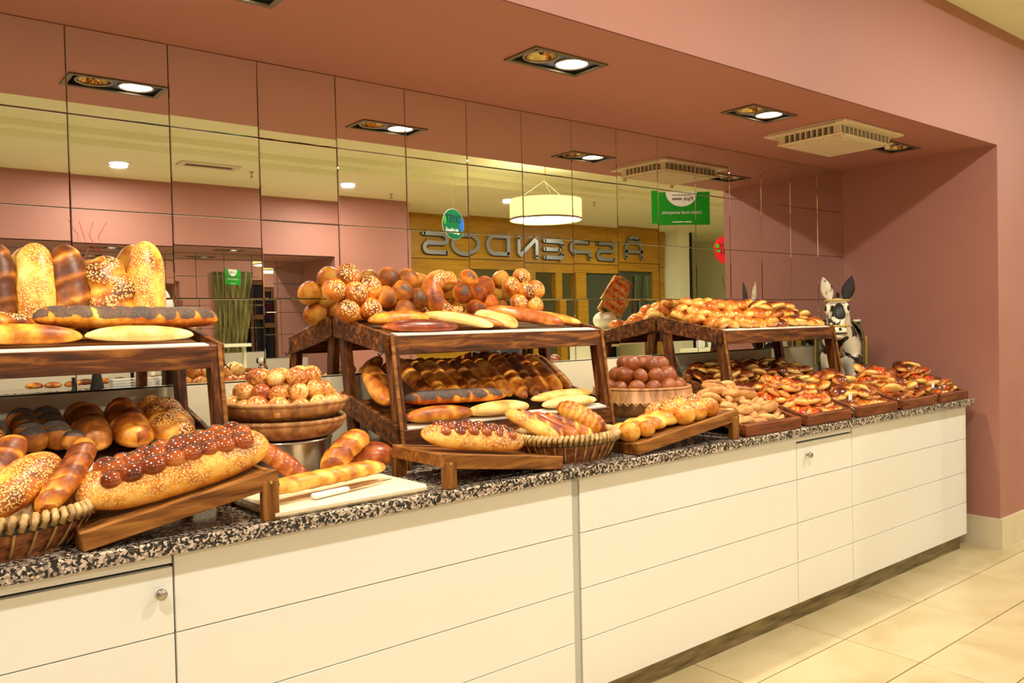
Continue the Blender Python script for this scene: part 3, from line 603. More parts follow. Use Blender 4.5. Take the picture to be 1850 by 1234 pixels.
# --- stacked raffia bowls on a steel pot
def raffia_bowl(c, R, h, label, lip=.9):
    e = empty('raffia_bowl', c, 0, label, 'basket', 'raffia bowls'); n = 160
    pr = [(0, .004), (R*.7, .004), (R*.82, .01), (R*.95, h*.55), (R, h*.9), (R*.985, h), (R*.95, h*.93), (R*.9, h*.5), (R*.78, .016), (0, .012)]
    obj('coiled_wall', MB().lathe(pr, n, fn=lambda t, j: (.0022*sin(80*t) if 2 <= j <= 5 else 0)), M['raf'], e, smooth=True)
    obj('rim_coil', MB().tube([((R*.985)*cos(a*pi/40), (R*.985)*sin(a*pi/40), h+.002+.001*(a % 2)) for a in range(80)], .008, 8, True), M['raf'], e, smooth=True)
    return e
BX, BY = 1.118, -.36
def pot(c, r0_, r1_, h, label):
    e = empty('steel_pot', c, 0, label, 'pot', 'steel pots'); obj('wall', MB().lathe([(0, 0), (r0_, 0), (r0_, .004), (r1_, h-.004), (r1_+.003, h), (r1_-.004, h), (r0_-.004, .01), (0, .008)], 48), M['steel'], e, smooth=True)
    obj('rim', MB().tube([(r1_*cos(a*pi/24), r1_*sin(a*pi/24), h-.004) for a in range(48)], .004, 6, True), M['steel'], e, smooth=True); return e
pot((BX, BY, G0), .145, .15, .145, 'steel pot standing under the two stacked raffia bowls')
raffia_bowl((BX, BY, G0+.146), .197, .058, 'lower raffia bowl of the stacked pair on the steel pot')
raffia_bowl((BX, BY, G0+.206), .205, .058, 'upper raffia bowl filled with round rolls')
def pile(c, R, n, r, mat, name, label, group, seed, sz=(1, 1, .92), rows=3):
    rg = random.Random(seed); me = [None]*4
    for k in range(4):
        mb = MB().ball((0, 0, 0), 1, sz, 18, 12, ball_crust(.45, .25)); me[k] = mb.mesh(name, M[mat], True, 0, True)
    pts = []
    for lay in range(rows):
        Rl = R-lay*r*1.15; m = max(1, int(2*pi*Rl/(2.0*r))) if Rl > r else 1
        ring = [(Rl, m)]
        q = Rl-2.0*r
        while q > 0: ring.append((q, max(1, int(2*pi*q/(2.1*r))))); q -= 2.0*r
        for rad, mm in ring:
            for i in range(mm):
                a = 2*pi*(i+.3*lay)/mm+rad*9; pts.append((c[0]+rad*cos(a)+rg.uniform(-.12, .12)*r, c[1]+rad*sin(a)+rg.uniform(-.12, .12)*r, c[2]+r*.8+lay*r*1.35+rg.uniform(-.15, .15)*r))
    for p in pts[:n]:
        o = ob(name, me[rg.randrange(4)]); o.location = p; s = r*rg.uniform(.88, 1.15); o.scale = (s*rg.uniform(.95, 1.22), s, s); o.rotation_euler = (rg.uniform(-.9, .9), rg.uniform(-.9, .9), rg.uniform(0, 6.28)); prop(o, label, 'bread roll', group)
pile((BX, BY, G0+.238), .163, 90, .0305, 'roll', 'round_roll', 'shiny pale and red-brown round roll heaped in the upper raffia bowl', 'rolls in the raffia bowl', 5)
# --- around the pot and on the board
loaf('spiral_loaf', (.935, -.52, 1.065), (1.075, -.62, .942), .076, 'glossy ridged spiral loaf leaning beside the steel pot', 'redb', 'ring', .95, (.3, -.5, 1), n=6, taper=3.5, seed=41, base=.35)
loaf('bent_loaf', (1.335, -.50, 1.045), (1.145, -.60, .955), .088, 'golden plaited loaf leaning on the red-brown loaf behind the cutting board', 'gold', 'ring', .95, (-.5, -.5, 1), n=4.5, taper=5, seed=42, base=.4, rise=.015)
loaf('round_loaf', (1.27, -.50, .965), (1.445, -.51, .965), .125, 'smooth red-brown oval loaf between the plaited loaf and the middle rack', 'redb', 'plain', .95, (0, 0, 1), taper=2, seed=43, base=.4)
loaf('board_loaf', (.865, -.80, .968), (1.30, -.69, .968), .072, 'knotty golden sesame loaf lying on the cutting board', 'ses', 'ring', .85, (0, 0, 1), n=7, taper=6, seed=44, base=.42)
bd = empty('cutting_board', (1.10, -.735, G0+.001), radians(2), 'cream plastic cutting board on the granite with a loaf and knife', 'cutting board')
mb = MB(); mb.box(-.25, .25, -.135, .135, 0, .024); obj('board', mb, M['board'], bd, bevel=.008)
kn = empty('bread_knife', (1.10, -.80, .933), radians(14), 'knife with white handle and steel blade lying on the cutting board', 'knife')
obj('handle', MB().hexa([(-.11, -.013, 0), (.02, -.010, 0), (.02, .010, 0), (-.11, .013, 0), (-.11, -.012, .015), (.02, -.009, .014), (.02, .009, .014), (-.11, .012, .015)]), M['white'], kn, bevel=.004)
obj('blade', MB().hexa([(.02, -.011, .004), (.20, .004, .004), (.20, .007, .004), (.02, .011, .004), (.02, -.011, .005), (.20, .004, .0055), (.20, .007, .0065), (.02, .011, .0065)]), M['steel'], kn)
# --- middle rack, upper shelf
def flower(c, R, rb, mat, label, tilt, spin, seedtop=1., nb=5):
    e = empty('flower_bread', c, 0, label, 'bread', 'flower-shaped breads'); e.rotation_euler = (radians(68), 0, tilt)
    ps = [(0, 0, .012)]+[(R*cos(2*pi*i/nb+spin), R*sin(2*pi*i/nb+spin), 0) for i in range(nb)]
    for p in ps:
        mb = MB().ball((0, 0, 0), rb, (1, 1, .78), 18, 12, ball_crust(.46, .3)); mb.d = [seedtop*max(0, v[2]/rb)**1.2 for v in mb.v]
        obj('dough_ball', mb, M[mat], e, Matrix.Translation(p), True, 0, True)
flower((1.515, -.125, 1.535), .082, .049, 'sesb', 'sesame flower-shaped bread of round balls leftmost on the middle rack', 0, .4, 1.0)
flower((1.728, -.115, 1.545), .076, .047, 'popb', 'poppy-dusted flower-shaped bread beside the horseshoe bread, on its left', 0, .9, .6)
flower((2.105, -.115, 1.54), .074, .045, 'pop', 'poppy-dusted flower-shaped bread right of the horseshoe bread', 0, .6, .62)
flower((2.375, -.115, 1.55), .074, .045, 'sesb', 'sesame flower-shaped bread rightmost on the middle rack', 0, .2, 1.0)
# horseshoe
mb = MB(); NU, NV = 40, 16; vv = []; cc = []; dd = []
for i in range(NU+1):
    u = i/NU; a = radians(42)+u*radians(275); R = .078; pr = max(.02, 1-abs(2*u-1)**2.6)**.5*(1.0+.25*(1-abs(2*u-1)))
    for k in range(NV):
        th = 2*pi*k/NV; q = .036*pr*(1+.06*mn.noise(Vector((u*9, cos(th), sin(th))))); vv.append(((R+q*cos(th))*cos(a), (R+q*cos(th))*sin(a), q*sin(th)*.9)); cc.append(.42+.22*max(0, sin(th))); dd.append(max(0, sin(th))*1.1*(.5+.5*sin(u*9)))
mb.add(vv, [(i*NV+k, i*NV+(k+1) % NV, (i+1)*NV+(k+1) % NV, (i+1)*NV+k) for i in range(NU) for k in range(NV)], cc, dd)
o = ob('horseshoe_bread', mb.mesh('horseshoe_bread', M['sesb'], True, 0, True)); o.location = (1.945, -.13, 1.535); o.rotation_euler = (radians(70), 0, 0); prop(o, 'sesame horseshoe-shaped bread standing between two flower breads', 'bread')
loaf('long_loaf', (1.52, -.215, 1.432), (1.80, -.215, 1.44), .08, 'orange oval loaf behind the dark loaf on the middle rack', 'gold', 'plain', .85, UPT, seed=51, taper=2.2, base=.35)
loaf('long_loaf', (1.505, -.345, 1.405), (1.83, -.36, 1.400), .082, 'dark brown loaf lying at the left front of the middle rack', 'redb', 'plain', .8, UPT, seed=52, taper=2, base=.6)
loaf('long_loaf', (1.775, -.195, 1.452), (1.985, -.385, 1.402), .078, 'pale split loaf lying diagonally at the centre of the middle rack', 'pale', 'seam', .8, UPT, seed=53, taper=2.4, base=.32)
loaf('long_loaf', (1.87, -.17, 1.455), (2.06, -.36, 1.402), .06, 'light golden loaf lying just right of the pale split loaf', 'light', 'seam', .85, UPT, seed=54, taper=2.4, base=.4)
loaf('short_loaf', (2.03, -.20, 1.448), (2.115, -.375, 1.40), .088, 'short pale loaf with a cleft end beside the shiny red-brown loaf', 'pale', 'seam', .85, UPT, seed=55, taper=3.5, base=.25)
loaf('long_loaf', (2.05, -.245, 1.468), (2.37, -.375, 1.405), .098, 'shiny red-brown loaf lying diagonally at the right of the middle rack', 'redb', 'seam', .8, UPT, seed=56, taper=2.2, base=.28)
loaf('long_loaf', (2.25, -.175, 1.452), (2.515, -.33, 1.405), .076, 'golden loaf behind the shiny red-brown loaf at the rack end', 'gold', 'plain', .8, UPT, seed=57, taper=2.2, base=.35)
# --- middle rack, lower shelf: loaves leaning back on the mirror
lean = [((1.60,-.075,1.245),(1.515,-.345,1.125),.098,'gold','seam'),((1.715,-.06,1.28),(1.72,-.34,1.125),.078,'gold','ring'),((1.80,-.06,1.265),(1.785,-.34,1.125),.07,'light','ring'),((1.865,-.06,1.262),(1.845,-.34,1.125),.075,'gold','seam'),((1.925,-.06,1.265),(1.905,-.34,1.125),.068,'gold','ring'),((1.985,-.06,1.262),(1.96,-.34,1.125),.074,'brown','ring'),((2.06,-.06,1.255),(2.02,-.36,1.12),.08,'gold','seam'),((2.135,-.06,1.25),(2.07,-.37,1.118),.094,'light','seam'),((2.22,-.06,1.275),(2.115,-.41,1.108),.09,'gold','slash'),((2.285,-.06,1.275),(2.18,-.41,1.108),.08,'brown','slash'),((2.345,-.06,1.272),(2.245,-.40,1.11),.082,'gold','seam'),((2.415,-.06,1.26),(2.335,-.38,1.115),.092,'gold','plain'),((2.475,-.06,1.258),(2.42,-.36,1.12),.068,'brown','seam')]
wh = ['thick golden loaf leaning leftmost on the lower middle shelf', 'ridged golden loaf leaning second from left on the lower middle shelf']+['']*11
for i, (a, b, wd, m_, kd) in enumerate(lean):
    nth = ['', '', 'third', 'fourth', 'fifth', 'sixth', 'seventh', 'eighth', 'ninth', 'tenth', 'eleventh', 'twelfth', 'last'][i]
    loaf('leaning_loaf', a, b, wd, wh[i] or f'{nth} from the left of the loaves leaning on the lower middle shelf, {dict(gold="golden", light="light golden", brown="dark brown")[m_]} crust', m_, kd, .85, (0, -.5, 1), group='loaves leaning on the lower middle shelf', n=6, taper=3.2, seed=60+i, base=.36)
loaf('long_loaf', (1.545, -.40, 1.142), (2.02, -.405, 1.128), .074, 'poppy-seed loaf with slashes lying across the lower middle shelf', 'pop', 'poppy', .9, UPL, n=6, taper=5, seed=80, base=.5)
loaf('oval_loaf', (1.525, -.452, 1.082), (1.825, -.452, 1.078), .08, 'smooth golden-orange oval loaf at the left front of the lower middle shelf', 'light', 'plain', .9, UPL, seed=81, taper=2.2, base=.5)
loaf('oval_loaf', (1.80, -.452, 1.078), (2.10, -.452, 1.082), .078, 'pale oval loaf beside the golden-orange one on the lower middle shelf', 'pale', 'seam', .85, UPL, seed=82, taper=2.2, base=.4)
loaf('oval_loaf', (2.15, -.41, 1.098), (2.50, -.405, 1.105), .062, 'pale slim loaf at the back right of the lower middle shelf', 'pale', 'plain', .85, UPL, seed=83, taper=2.4, base=.4)
loaf('oval_loaf', (2.17, -.455, 1.075), (2.475, -.455, 1.078), .066, 'very pale loaf at the right front edge of the lower middle shelf', 'pale', 'seam', .85, UPL, seed=84, taper=2.2, base=.22)
# --- basket in front of the middle rack
wicker_basket('wicker_basket', (2.075, -.70, G0), .2, .165, .085, 'oval wicker basket of short loaves in front of the middle rack')
loaf('basket_loaf', (1.865, -.60, 1.085), (1.985, -.76, .985), .07, 'sesame loaf leftmost in the wicker basket before the middle rack', 'ses', 'sesame', .85, (0, -.5, 1), taper=3.5, seed=90, base=.38)
loaf('basket_loaf', (1.93, -.58, 1.085), (2.04, -.74, .985), .05, 'slim pale-tipped loaf between sesame and brown loaves in the basket', 'light', 'slash', .9, (0, -.5, 1), taper=4, seed=91, n=4)
loaf('basket_loaf', (1.99, -.60, 1.07), (2.08, -.77, .98), .055, 'glossy brown finger loaf in the wicker basket before the middle rack', 'redb', 'plain', .9, (0, -.5, 1), taper=4, seed=92, base=.35)
loaf('basket_loaf', (2.05, -.60, 1.06), (2.16, -.77, .975), .058, 'golden finger loaf right of the glossy brown one in the basket', 'gold', 'slash', .9, (0, -.5, 1), n=4, taper=4, seed=93)
loaf('basket_loaf', (2.155, -.565, 1.085), (2.24, -.74, .99), .10, 'plump ridged orange loaf at the right of the wicker basket', 'gold', 'ring', .9, (0, -.5, 1), n=9, taper=3.2, seed=94, base=.38)
# --- dark rolls in a raffia basket on a pot
EX, EY = 2.86, -.37
pot((EX, EY, G0), .15, .155, .075, 'steel pot under the raffia basket of dark rolls')
e = empty('raffia_basket', (EX, EY, G0+.076), 0, 'round raffia basket with zigzag band, filled with dark rolls', 'basket')
obj('coiled_wall', MB().lathe([(0, .003), (.19, .003), (.215, .02), (.238, .062), (.24, .066), (.236, .07), (.226, .115), (.222, .125), (.212, .122), (.2, .03), (0, .012)], 160, fn=lambda t, j: (.002*sin(80*t) if 2 <= j <= 6 else 0)), M['raf'], e, smooth=True)
mb = MB(); mb.tube([(.242*cos(a*pi/40), .242*sin(a*pi/40), .058+(.014 if a % 2 else -.004)) for a in range(80)], .003, 6, True); obj('zigzag_braid', mb, M['wickr'], e, smooth=True)
obj('rim_coil', MB().tube([(.22*cos(a*pi/40), .22*sin(a*pi/40), .124) for a in range(80)], .007, 8, True), M['raf'], e, smooth=True)
pile((EX, EY, G0+.172), .168, 60, .0375, 'egg', 'dark_roll', 'glossy dark brown egg-shaped roll heaped in the raffia basket', 'dark rolls in the raffia basket', 8, (1, .95, 1.05))
# --- challah on the right ramp
e = empty('ball_plait', (2.58, -.74, .985), 0, 'golden plaited loaf ending in seeded round balls on the right ramp', 'bread'); e.rotation_euler = (0, -radians(7), 0)
ob('plait', loaf_mesh('plait', .40, .15, .075, M['light'], 'braid', 5, 4, seed=99, base=.3), e).location = (-.10, 0, .0)
for i, (p, r) in enumerate([((x_*.078+.04, y_*.075-.075, .035+.012*(y_ == 1)), .046) for x_ in range(3) for y_ in range(3)]+[((-.26, -.05, .03), .045), ((-.19, -.075, .03), .036)]):
    mb = MB().ball((0, 0, 0), r, (1, 1, .9), 18, 12, ball_crust(.36, .32)); mb.d = [1.0*max(0, v[2]/r) if i < 9 else 0 for v in mb.v]
    obj('dough_ball', mb, M['sesb'], e, Matrix.Translation(p), True, 0, True)
# ------------------------------------------------------------------ small pastries
def bun_mesh(name, mat, a, b, h, kind, seed):
    rg = random.Random(seed); mb = MB(); NU, NV = (28 if kind == 'groove' else 18), (14 if kind == 'groove' else 9); vv = []; cc = []; dd = []
    for j in range(NV+1):
        ph = pi*j/NV-pi/2
        for i in range(NU):
            t_ = 2*pi*i/NU; cx, cy, cz = cos(ph)*cos(t_), cos(ph)*sin(t_), sin(ph); r = 1+.08*mn.noise(Vector((cx*2+seed, cy*2, cz*2))); c = .2+.5*max(0, cz)
            if kind == 'groove': r -= .5*math.exp(-((cy-.1)/.17)**2)*max(0, cz)**.6; c = .42+.15*cz+.35*math.exp(-((cy-.1)/.15)**2)*(cz > 0)
            if kind == 'flat': c = .12+.85*max(0, cz)**.7
            if kind == 'twist': f = (t_/pi*2.5+ph) % 1; r += .08*f; c = .18+.55*max(0, cz)**.7+.2*f*max(0,cz)
            vv.append((cx*a*r, cy*b*r, (cz*h*r if cz > 0 else cz*h*.55*r))); cc.append(c); dd.append(0)
    mb.add(vv, [(j*NU+i, j*NU+(i+1) % NU, (j+1)*NU+(i+1) % NU, (j+1)*NU+i) for j in range(NV) for i in range(NU)], cc, dd); return mb.mesh(name, M[mat], True, 0, True)
def open_mesh(name, seed, R=1):   # open pastry: rim + topping
    mb = MB(); vv = []; cc = []; pr = [(0, -.3), (.8, -.3), (1.05, -.05), (1.0, .18), (.8, .3), (.62, .22)]; n = 18
    for i in range(n):
        t_ = 2*pi*i/n
        for j, (r, z) in enumerate(pr): q = r*(1+.09*mn.noise(Vector((cos(t_)*2+seed, sin(t_)*2, j*.4)))); vv.append((q*cos(t_)*.05, q*sin(t_)*.038, z*.045)); cc.append(.1+.55*(z > .1))
    m = len(pr); mb.add(vv, [(i*m+j, ((i+1) % n)*m+j, ((i+1) % n)*m+j+1, i*m+j+1) for i in range(n) for j in range(m-1)], cc); a = mb.mesh(name, M['flat'], True, 0, True)
    t2 = MB().ball((0, 0, 0), 1, (.035, .027, .013), 14, 6, lambda q: .5+.4*mn.noise(Vector((q.x*90, q.y*90, seed)))); b = t2.mesh('topping', M['fill'], True, 0, True); return a, b
BUN = [bun_mesh('bun', 'bun', .048, .040, .034, 'plain', i) for i in range(4)]
ROLLF = [bun_mesh('flat_roll', 'flat', .052, .036, .022, 'flat', 10+i) for i in range(4)]
GLAZ = [bun_mesh('glazed_roll', 'flat', .052, .037, .026, 'twist', 20+i) for i in range(4)]
COOK = [bun_mesh('groove_cookie', 'tan', .052, .028, .026, 'groove', 30+i) for i in range(4)]
OPEN = [open_mesh('open_pastry', 40+i) for i in range(4)]
def put(kind, p, rot, label, group, rg, sc=1.):
    k = rg.randrange(4)
    if kind == 'open':
        a, b = OPEN[k]; o = ob('open_pastry', a); q = ob('topping', b, o); q.location = (0, 0, .007)
        nm = 'pastry'
    else:
        me, nm_ = {'bun': (BUN, 'glazed_bun'), 'flat': (ROLLF, 'flat_roll'), 'glaz': (GLAZ, 'glazed_roll'), 'cook': (COOK, 'grooved_cookie')}[kind]; o = ob(nm_, me[k]); nm = 'cookie' if kind == 'cook' else 'pastry'
    s = rg.uniform(.95, 1.2)*sc; o.scale = (s, s, s); o.location = p; o.rotation_euler = rot; prop(o, label, nm, group)
def heap(x0, x1, yf, yb, zf, zb, kind, label, group, seed, nx, ny, layers, lh, sc=1., rise=None):
    rg = random.Random(seed); sl = math.atan2(zb-zf, yb-yf)
    for l in range(layers):
        for j in range(ny):
            lim = layers*(1.25*(j+.7)/ny) if rise is None else rise(j/(ny-1))*layers
            if l > lim: continue
            for i in range(nx-(l % 2)):
                u = (i+.5+(l % 2)*.5+(.25 if j % 2 else -.0))/nx; edge = min(u, 1-u)*nx
                if l and edge < .42*l: continue
                x = x0+(x1-x0)*min(max(u, .04), .96)+rg.uniform(-.013, .013); v = (j+.45)/ny; y = yf+(yb-yf)*v+rg.uniform(-.012, .012); z = zf+(zb-zf)*v+l*lh+rg.uniform(-.006, .006)
                k = kind if isinstance(kind, str) else rg.choice(kind)
                put(k, (x, y, z), (sl+rg.uniform(-.25, .45), rg.uniform(-.35, .35), rg.uniform(-.9, .9)+(pi if rg.random() < .5 else 0)), label if isinstance(label, str) else label[k], group if isinstance(group, str) else group[k], rg, sc)
heap(3.42, 3.95, -.40, -.05, 1.372, 1.43, 'bun', 'puffy orange glazed bun heaped on the left half of the right rack top', 'orange buns on the right rack', 101, 6, 5, 3, .034)
heap(3.95, 4.41, -.40, -.05, 1.372, 1.43, 'glaz', 'dark glazed twisted roll heaped on the right half of the right rack top', 'glazed rolls on the right rack', 102, 5, 5, 3, .032)
heap(3.43, 4.41, -.455, -.10, 1.045, 1.125, 'flat', 'flat dark-topped roll on the lower shelf of the right rack', 'flat rolls on the lower right shelf', 103, 9, 6, 2, .03)
def tray(x0, x1, label):
    e = empty('pastry_tray', ((x0+x1)/2, -.69, G0), 0, label, 'tray', 'wooden pastry trays'); h = (x1-x0)/2; zf, zb, yf, yb = .004, .115, -.185, .185
    P = lambda x, y, dz: Vector((x, y, zf+(zb-zf)*(y-yf)/(yb-yf)+dz))
    def slab(xa, xb, ya, yb_, d0, d1): return MB().hexa([P(xa, ya, d0), P(xb, ya, d0), P(xb, yb_, d0), P(xa, yb_, d0), P(xa, ya, d1), P(xb, ya, d1), P(xb, yb_, d1), P(xa, yb_, d1)])
    obj('bottom_board', slab(-h+.01, h-.01, yf+.01, yb-.01, 0, .008), M['tray'], e)
    obj('front_rail', slab(-h, h, yf-.004, yf+.016, -.002, .046), M['tray'], e, bevel=.002); obj('back_rail', slab(-h, h, yb-.016, yb, -.002, .034), M['tray'], e, bevel=.002)
    for s in (-1, 1): obj('side_rail', slab(*sorted((s*h, s*(h-.016))), yf+.0165, yb-.0165, -.002, .042), M['tray'], e, bevel=.002)
    obj('rear_foot', MB().box(-h+.01, h-.01, yb-.04, yb-.02, 0, zb-.012), M['tray'], e)
TR = [(2.945, 3.365), (3.42, 3.81), (3.875, 4.275), (4.335, 4.715), (4.785, 5.145)]
TL = ['wooden tray of tan grooved cookies beside the braided loaf', 'wooden tray of red-topped pastries next to the cookie tray', 'wooden tray of glazed rolls in the middle of the five trays', 'wooden tray of mixed pastries second from the right end', 'wooden tray of red-topped pastries at the right end of the counter']
for (a, b), l in zip(TR, TL): tray(a, b, l)
rise = lambda v: .25+.95*v
heap(2.97, 3.345, -.835, -.545, .945, 1.035, 'cook', 'tan grooved oblong cookie in the tray beside the braided loaf', 'cookies in the tray', 111, 4, 6, 3, .032, 1.0, rise)
heap(3.44, 3.79, -.835, -.545, .945, 1.035, 'open', 'red-topped open pastry in the tray next to the cookies', 'red-topped pastries next to the cookies', 112, 4, 6, 3, .034, 1.0, rise)
heap(3.895, 4.255, -.835, -.545, .945, 1.035, 'glaz', 'glossy glazed roll in the third tray from the left', 'glazed rolls in the middle tray', 113, 4, 6, 3, .034, 1.0, rise)
heap(4.355, 4.695, -.835, -.545, .945, 1.035, ('glaz', 'open'), {'glaz': 'glossy glazed roll in the tray second from the right end', 'open': 'red-topped open pastry in the tray second from the right end'}, {'glaz': 'glazed rolls in the fourth tray', 'open': 'open pastries in the fourth tray'}, 114, 4, 6, 3, .036, 1.0, rise)
heap(4.805, 5.125, -.835, -.545, .945, 1.035, ('open', 'glaz'), {'open': 'red-topped open pastry in the tray at the right end', 'glaz': 'glossy glazed roll in the tray at the right end'}, {'glaz': 'glazed rolls in the end tray', 'open': 'open pastries in the end tray'}, 115, 4, 6, 3, .036, 1.0, rise)
# wire label holders
for x, y, lb in ((3.845, -.80, 'bent wire label holder between the second and third pastry trays'), (4.742, -.80, 'bent wire label holder between the last two pastry trays')):
    e = empty('label_holder', (x, y, G0), 0, lb, 'label holder', 'wire label holders')
    pts = [(-.02+.012*sin(k*1.1), -.07+.02*cos(k*.9)+k*.001, .03+.0055*k) for k in range(14)]; obj('wire', MB().tube([(0, -.07, .0), (0, -.07, .03)]+pts, .0022, 6), M['steel'], e, smooth=True)
    obj('clip_card', MB().box(-.03, .0, -.062, -.060, .09, .12), M['white'], e)
# ------------------------------------------------------------------ donkey figure
DK = Vector((4.86, -.235, G0))
e = empty('donkey_figure', DK, radians(206), 'black and white glazed donkey figure standing by the end wall', 'figurine')
def skin_body(name, mat, nodes, edges, parent, root=0, sub=2):
    me = bpy.data.meshes.new(name); me.from_pydata([n_[0] for n_ in nodes], edges, []); o = bpy.data.objects.new(name, me); C.objects.link(o); o.parent = parent
    o.modifiers.new('skin', 'SKIN'); sv = me.skin_vertices[0].data
    for i, n_ in enumerate(nodes): sv[i].radius = n_[1] if isinstance(n_[1], tuple) else (n_[1], n_[1]); sv[i].use_root = (i == root)
    s_ = o.modifiers.new('sub', 'SUBSURF'); s_.levels = s_.render_levels = sub
    dg = bpy.context.evaluated_depsgraph_get(); m2 = bpy.data.meshes.new_from_object(o.evaluated_get(dg)); bpy.data.objects.remove(o); m2.name = name
    m2.materials.clear(); m2.materials.append(mat); m2.polygons.foreach_set('use_smooth', [True]*len(m2.polygons)); q = bpy.data.objects.new(name, m2); C.objects.link(q); q.parent = parent; return q
N = [((-.05, 0, .36), .115), ((-.2, 0, .37), .115), ((.08, 0, .355), .112), ((.145, 0, .42), .085), ((.185, 0, .54), .068), ((.215, 0, .585), .066), ((.25, 0, .52), .063), ((.275, 0, .455), .05), ((.29, 0, .415), .05)]
ed = [(0, 1), (0, 2), (2, 3), (3, 4), (4, 5), (5, 6), (6, 7), (7, 8)]
for x, bs in ((.085, 2), (-.215, 1)):
    for s in (-1, 1):
        b = len(N); N += [((x, s*.065, .26), .06), ((x+.005, s*.068, .14), .036), ((x, s*.068, .05), .03), ((x+.012, s*.068, .0), .036)]; ed += [(bs, b), (b, b+1), (b+1, b+2), (b+2, b+3)]
b = len(N); N += [((-.31, 0, .34), .022), ((-.325, 0, .2), .02)]; ed += [(1, b), (b, b+1)]
body = skin_body('body', M['piebald'], N, ed, e)
for s in (-1, 1):
    mb = MB(); pts = [(0, 0), (.034, .045), (.037, .08), (.022, .125), (0, .16)]; vv = []
    for (w_, z) in pts:
        for k in range(8): a = 2*pi*k/8; vv.append((.012*cos(a)*(1-z*3)+(.01 if cos(a) > 0 else 0)*-.6, max(w_, .006 if z < .1 else .002)*sin(a), z))
    mb.add(vv, [(i*8+k, i*8+(k+1) % 8, (i+1)*8+(k+1) % 8, (i+1)*8+k) for i in range(4) for k in range(8)])
    obj('ear', mb, M['black'] if s == 1 else M['piebald'], e, Matrix.Translation((.2, s*.042, .595))@Matrix.Rotation(-s*.26, 4, 'X'), smooth=True)
    obj('eye', MB().ball((.268, s*.062, .552), .016, (1, .6, 1.2)), M['black'], e, smooth=True); obj('eye_patch', MB().ball((.254, s*.05, .545), .03, (1, .7, 1.35)), M['dough'], e, smooth=True)
    obj('nostril', MB().ball((.352, s*.022, .43), .009), M['black'], e, smooth=True)
    obj('saddle_bag', MB().box(-.13, .0, s*.125-.02, s*.125+.02, .2, .36), M['leather'], e, bevel=.012)
    obj('bag_strap', MB().box(-.08, -.05, s*.15-.006, s*.15+.004, .2, .38), M['strap'], e)
obj('blanket', MB().tube([(-.065, .135*cos(a), .36+.135*sin(a)) for a in [pi*k/14 for k in range(15)]], .001, 4), M['leather'], e)
bl = MB(); vv = []
for i in range(15):
    a = pi*i/14
    for x in (-.16, .02): vv.append((x, .128*cos(a), .365+.122*sin(a))); vv.append((x, .136*cos(a), .365+.13*sin(a)))
bl.add(vv, [f for i in range(14) for f in ((i*4+1, i*4+5, i*4+7, i*4+3), (i*4, i*4+2, i*4+6, i*4+4), (i*4, i*4+4, i*4+5, i*4+1), (i*4+2, i*4+3, i*4+7, i*4+6))]); obj('saddle_cloth', bl, M['leather'], e, smooth=True)
obj('face_blaze', MB().ball((0, 0, 0), 1, (.05, .043, .075), 16, 12), M['black'], e, Matrix.Translation((.262, .008, .515))@Matrix.Rotation(-.33, 4, 'Y'), smooth=True)
obj('muzzle', MB().ball((0, 0, 0), 1, (.062, .062, .05), 18, 12), M['piebald'], e, Matrix.Translation((.295, 0, .415)), smooth=True)
obj('muzzle_band', MB().tube([(.285+.062*cos(k*pi/12)*.95, .066*sin(k*pi/12), .447) for k in range(24)], .007, 6, True), M['strap'], e, smooth=True)
obj('chin', MB().ball((0, 0, 0), 1, (.045, .042, .026), 16, 10), M['dough'], e, Matrix.Translation((.312, 0, .388)), smooth=True)
obj('mouth', MB().tube([(.30+.06*cos(a), .06*sin(a), .405) for a in [-1.1+.22*k for k in range(11)]], .005, 6), M['black'], e, smooth=True)
obj('brow_band', MB().tube([(.235+.045*sin(k*pi/10), .07*cos(k*pi/10), .60) for k in range(11)], .007, 6), M['strap'], e, smooth=True)
obj('mane', MB().hexa([(.10, -.012, .44), (.16, -.012, .47), (.16, .012, .47), (.10, .012, .44), (.09, -.01, .5), (.185, -.01, .655), (.185, .01, .655), (.09, .01, .5)]), M['black'], e, bevel=.004)
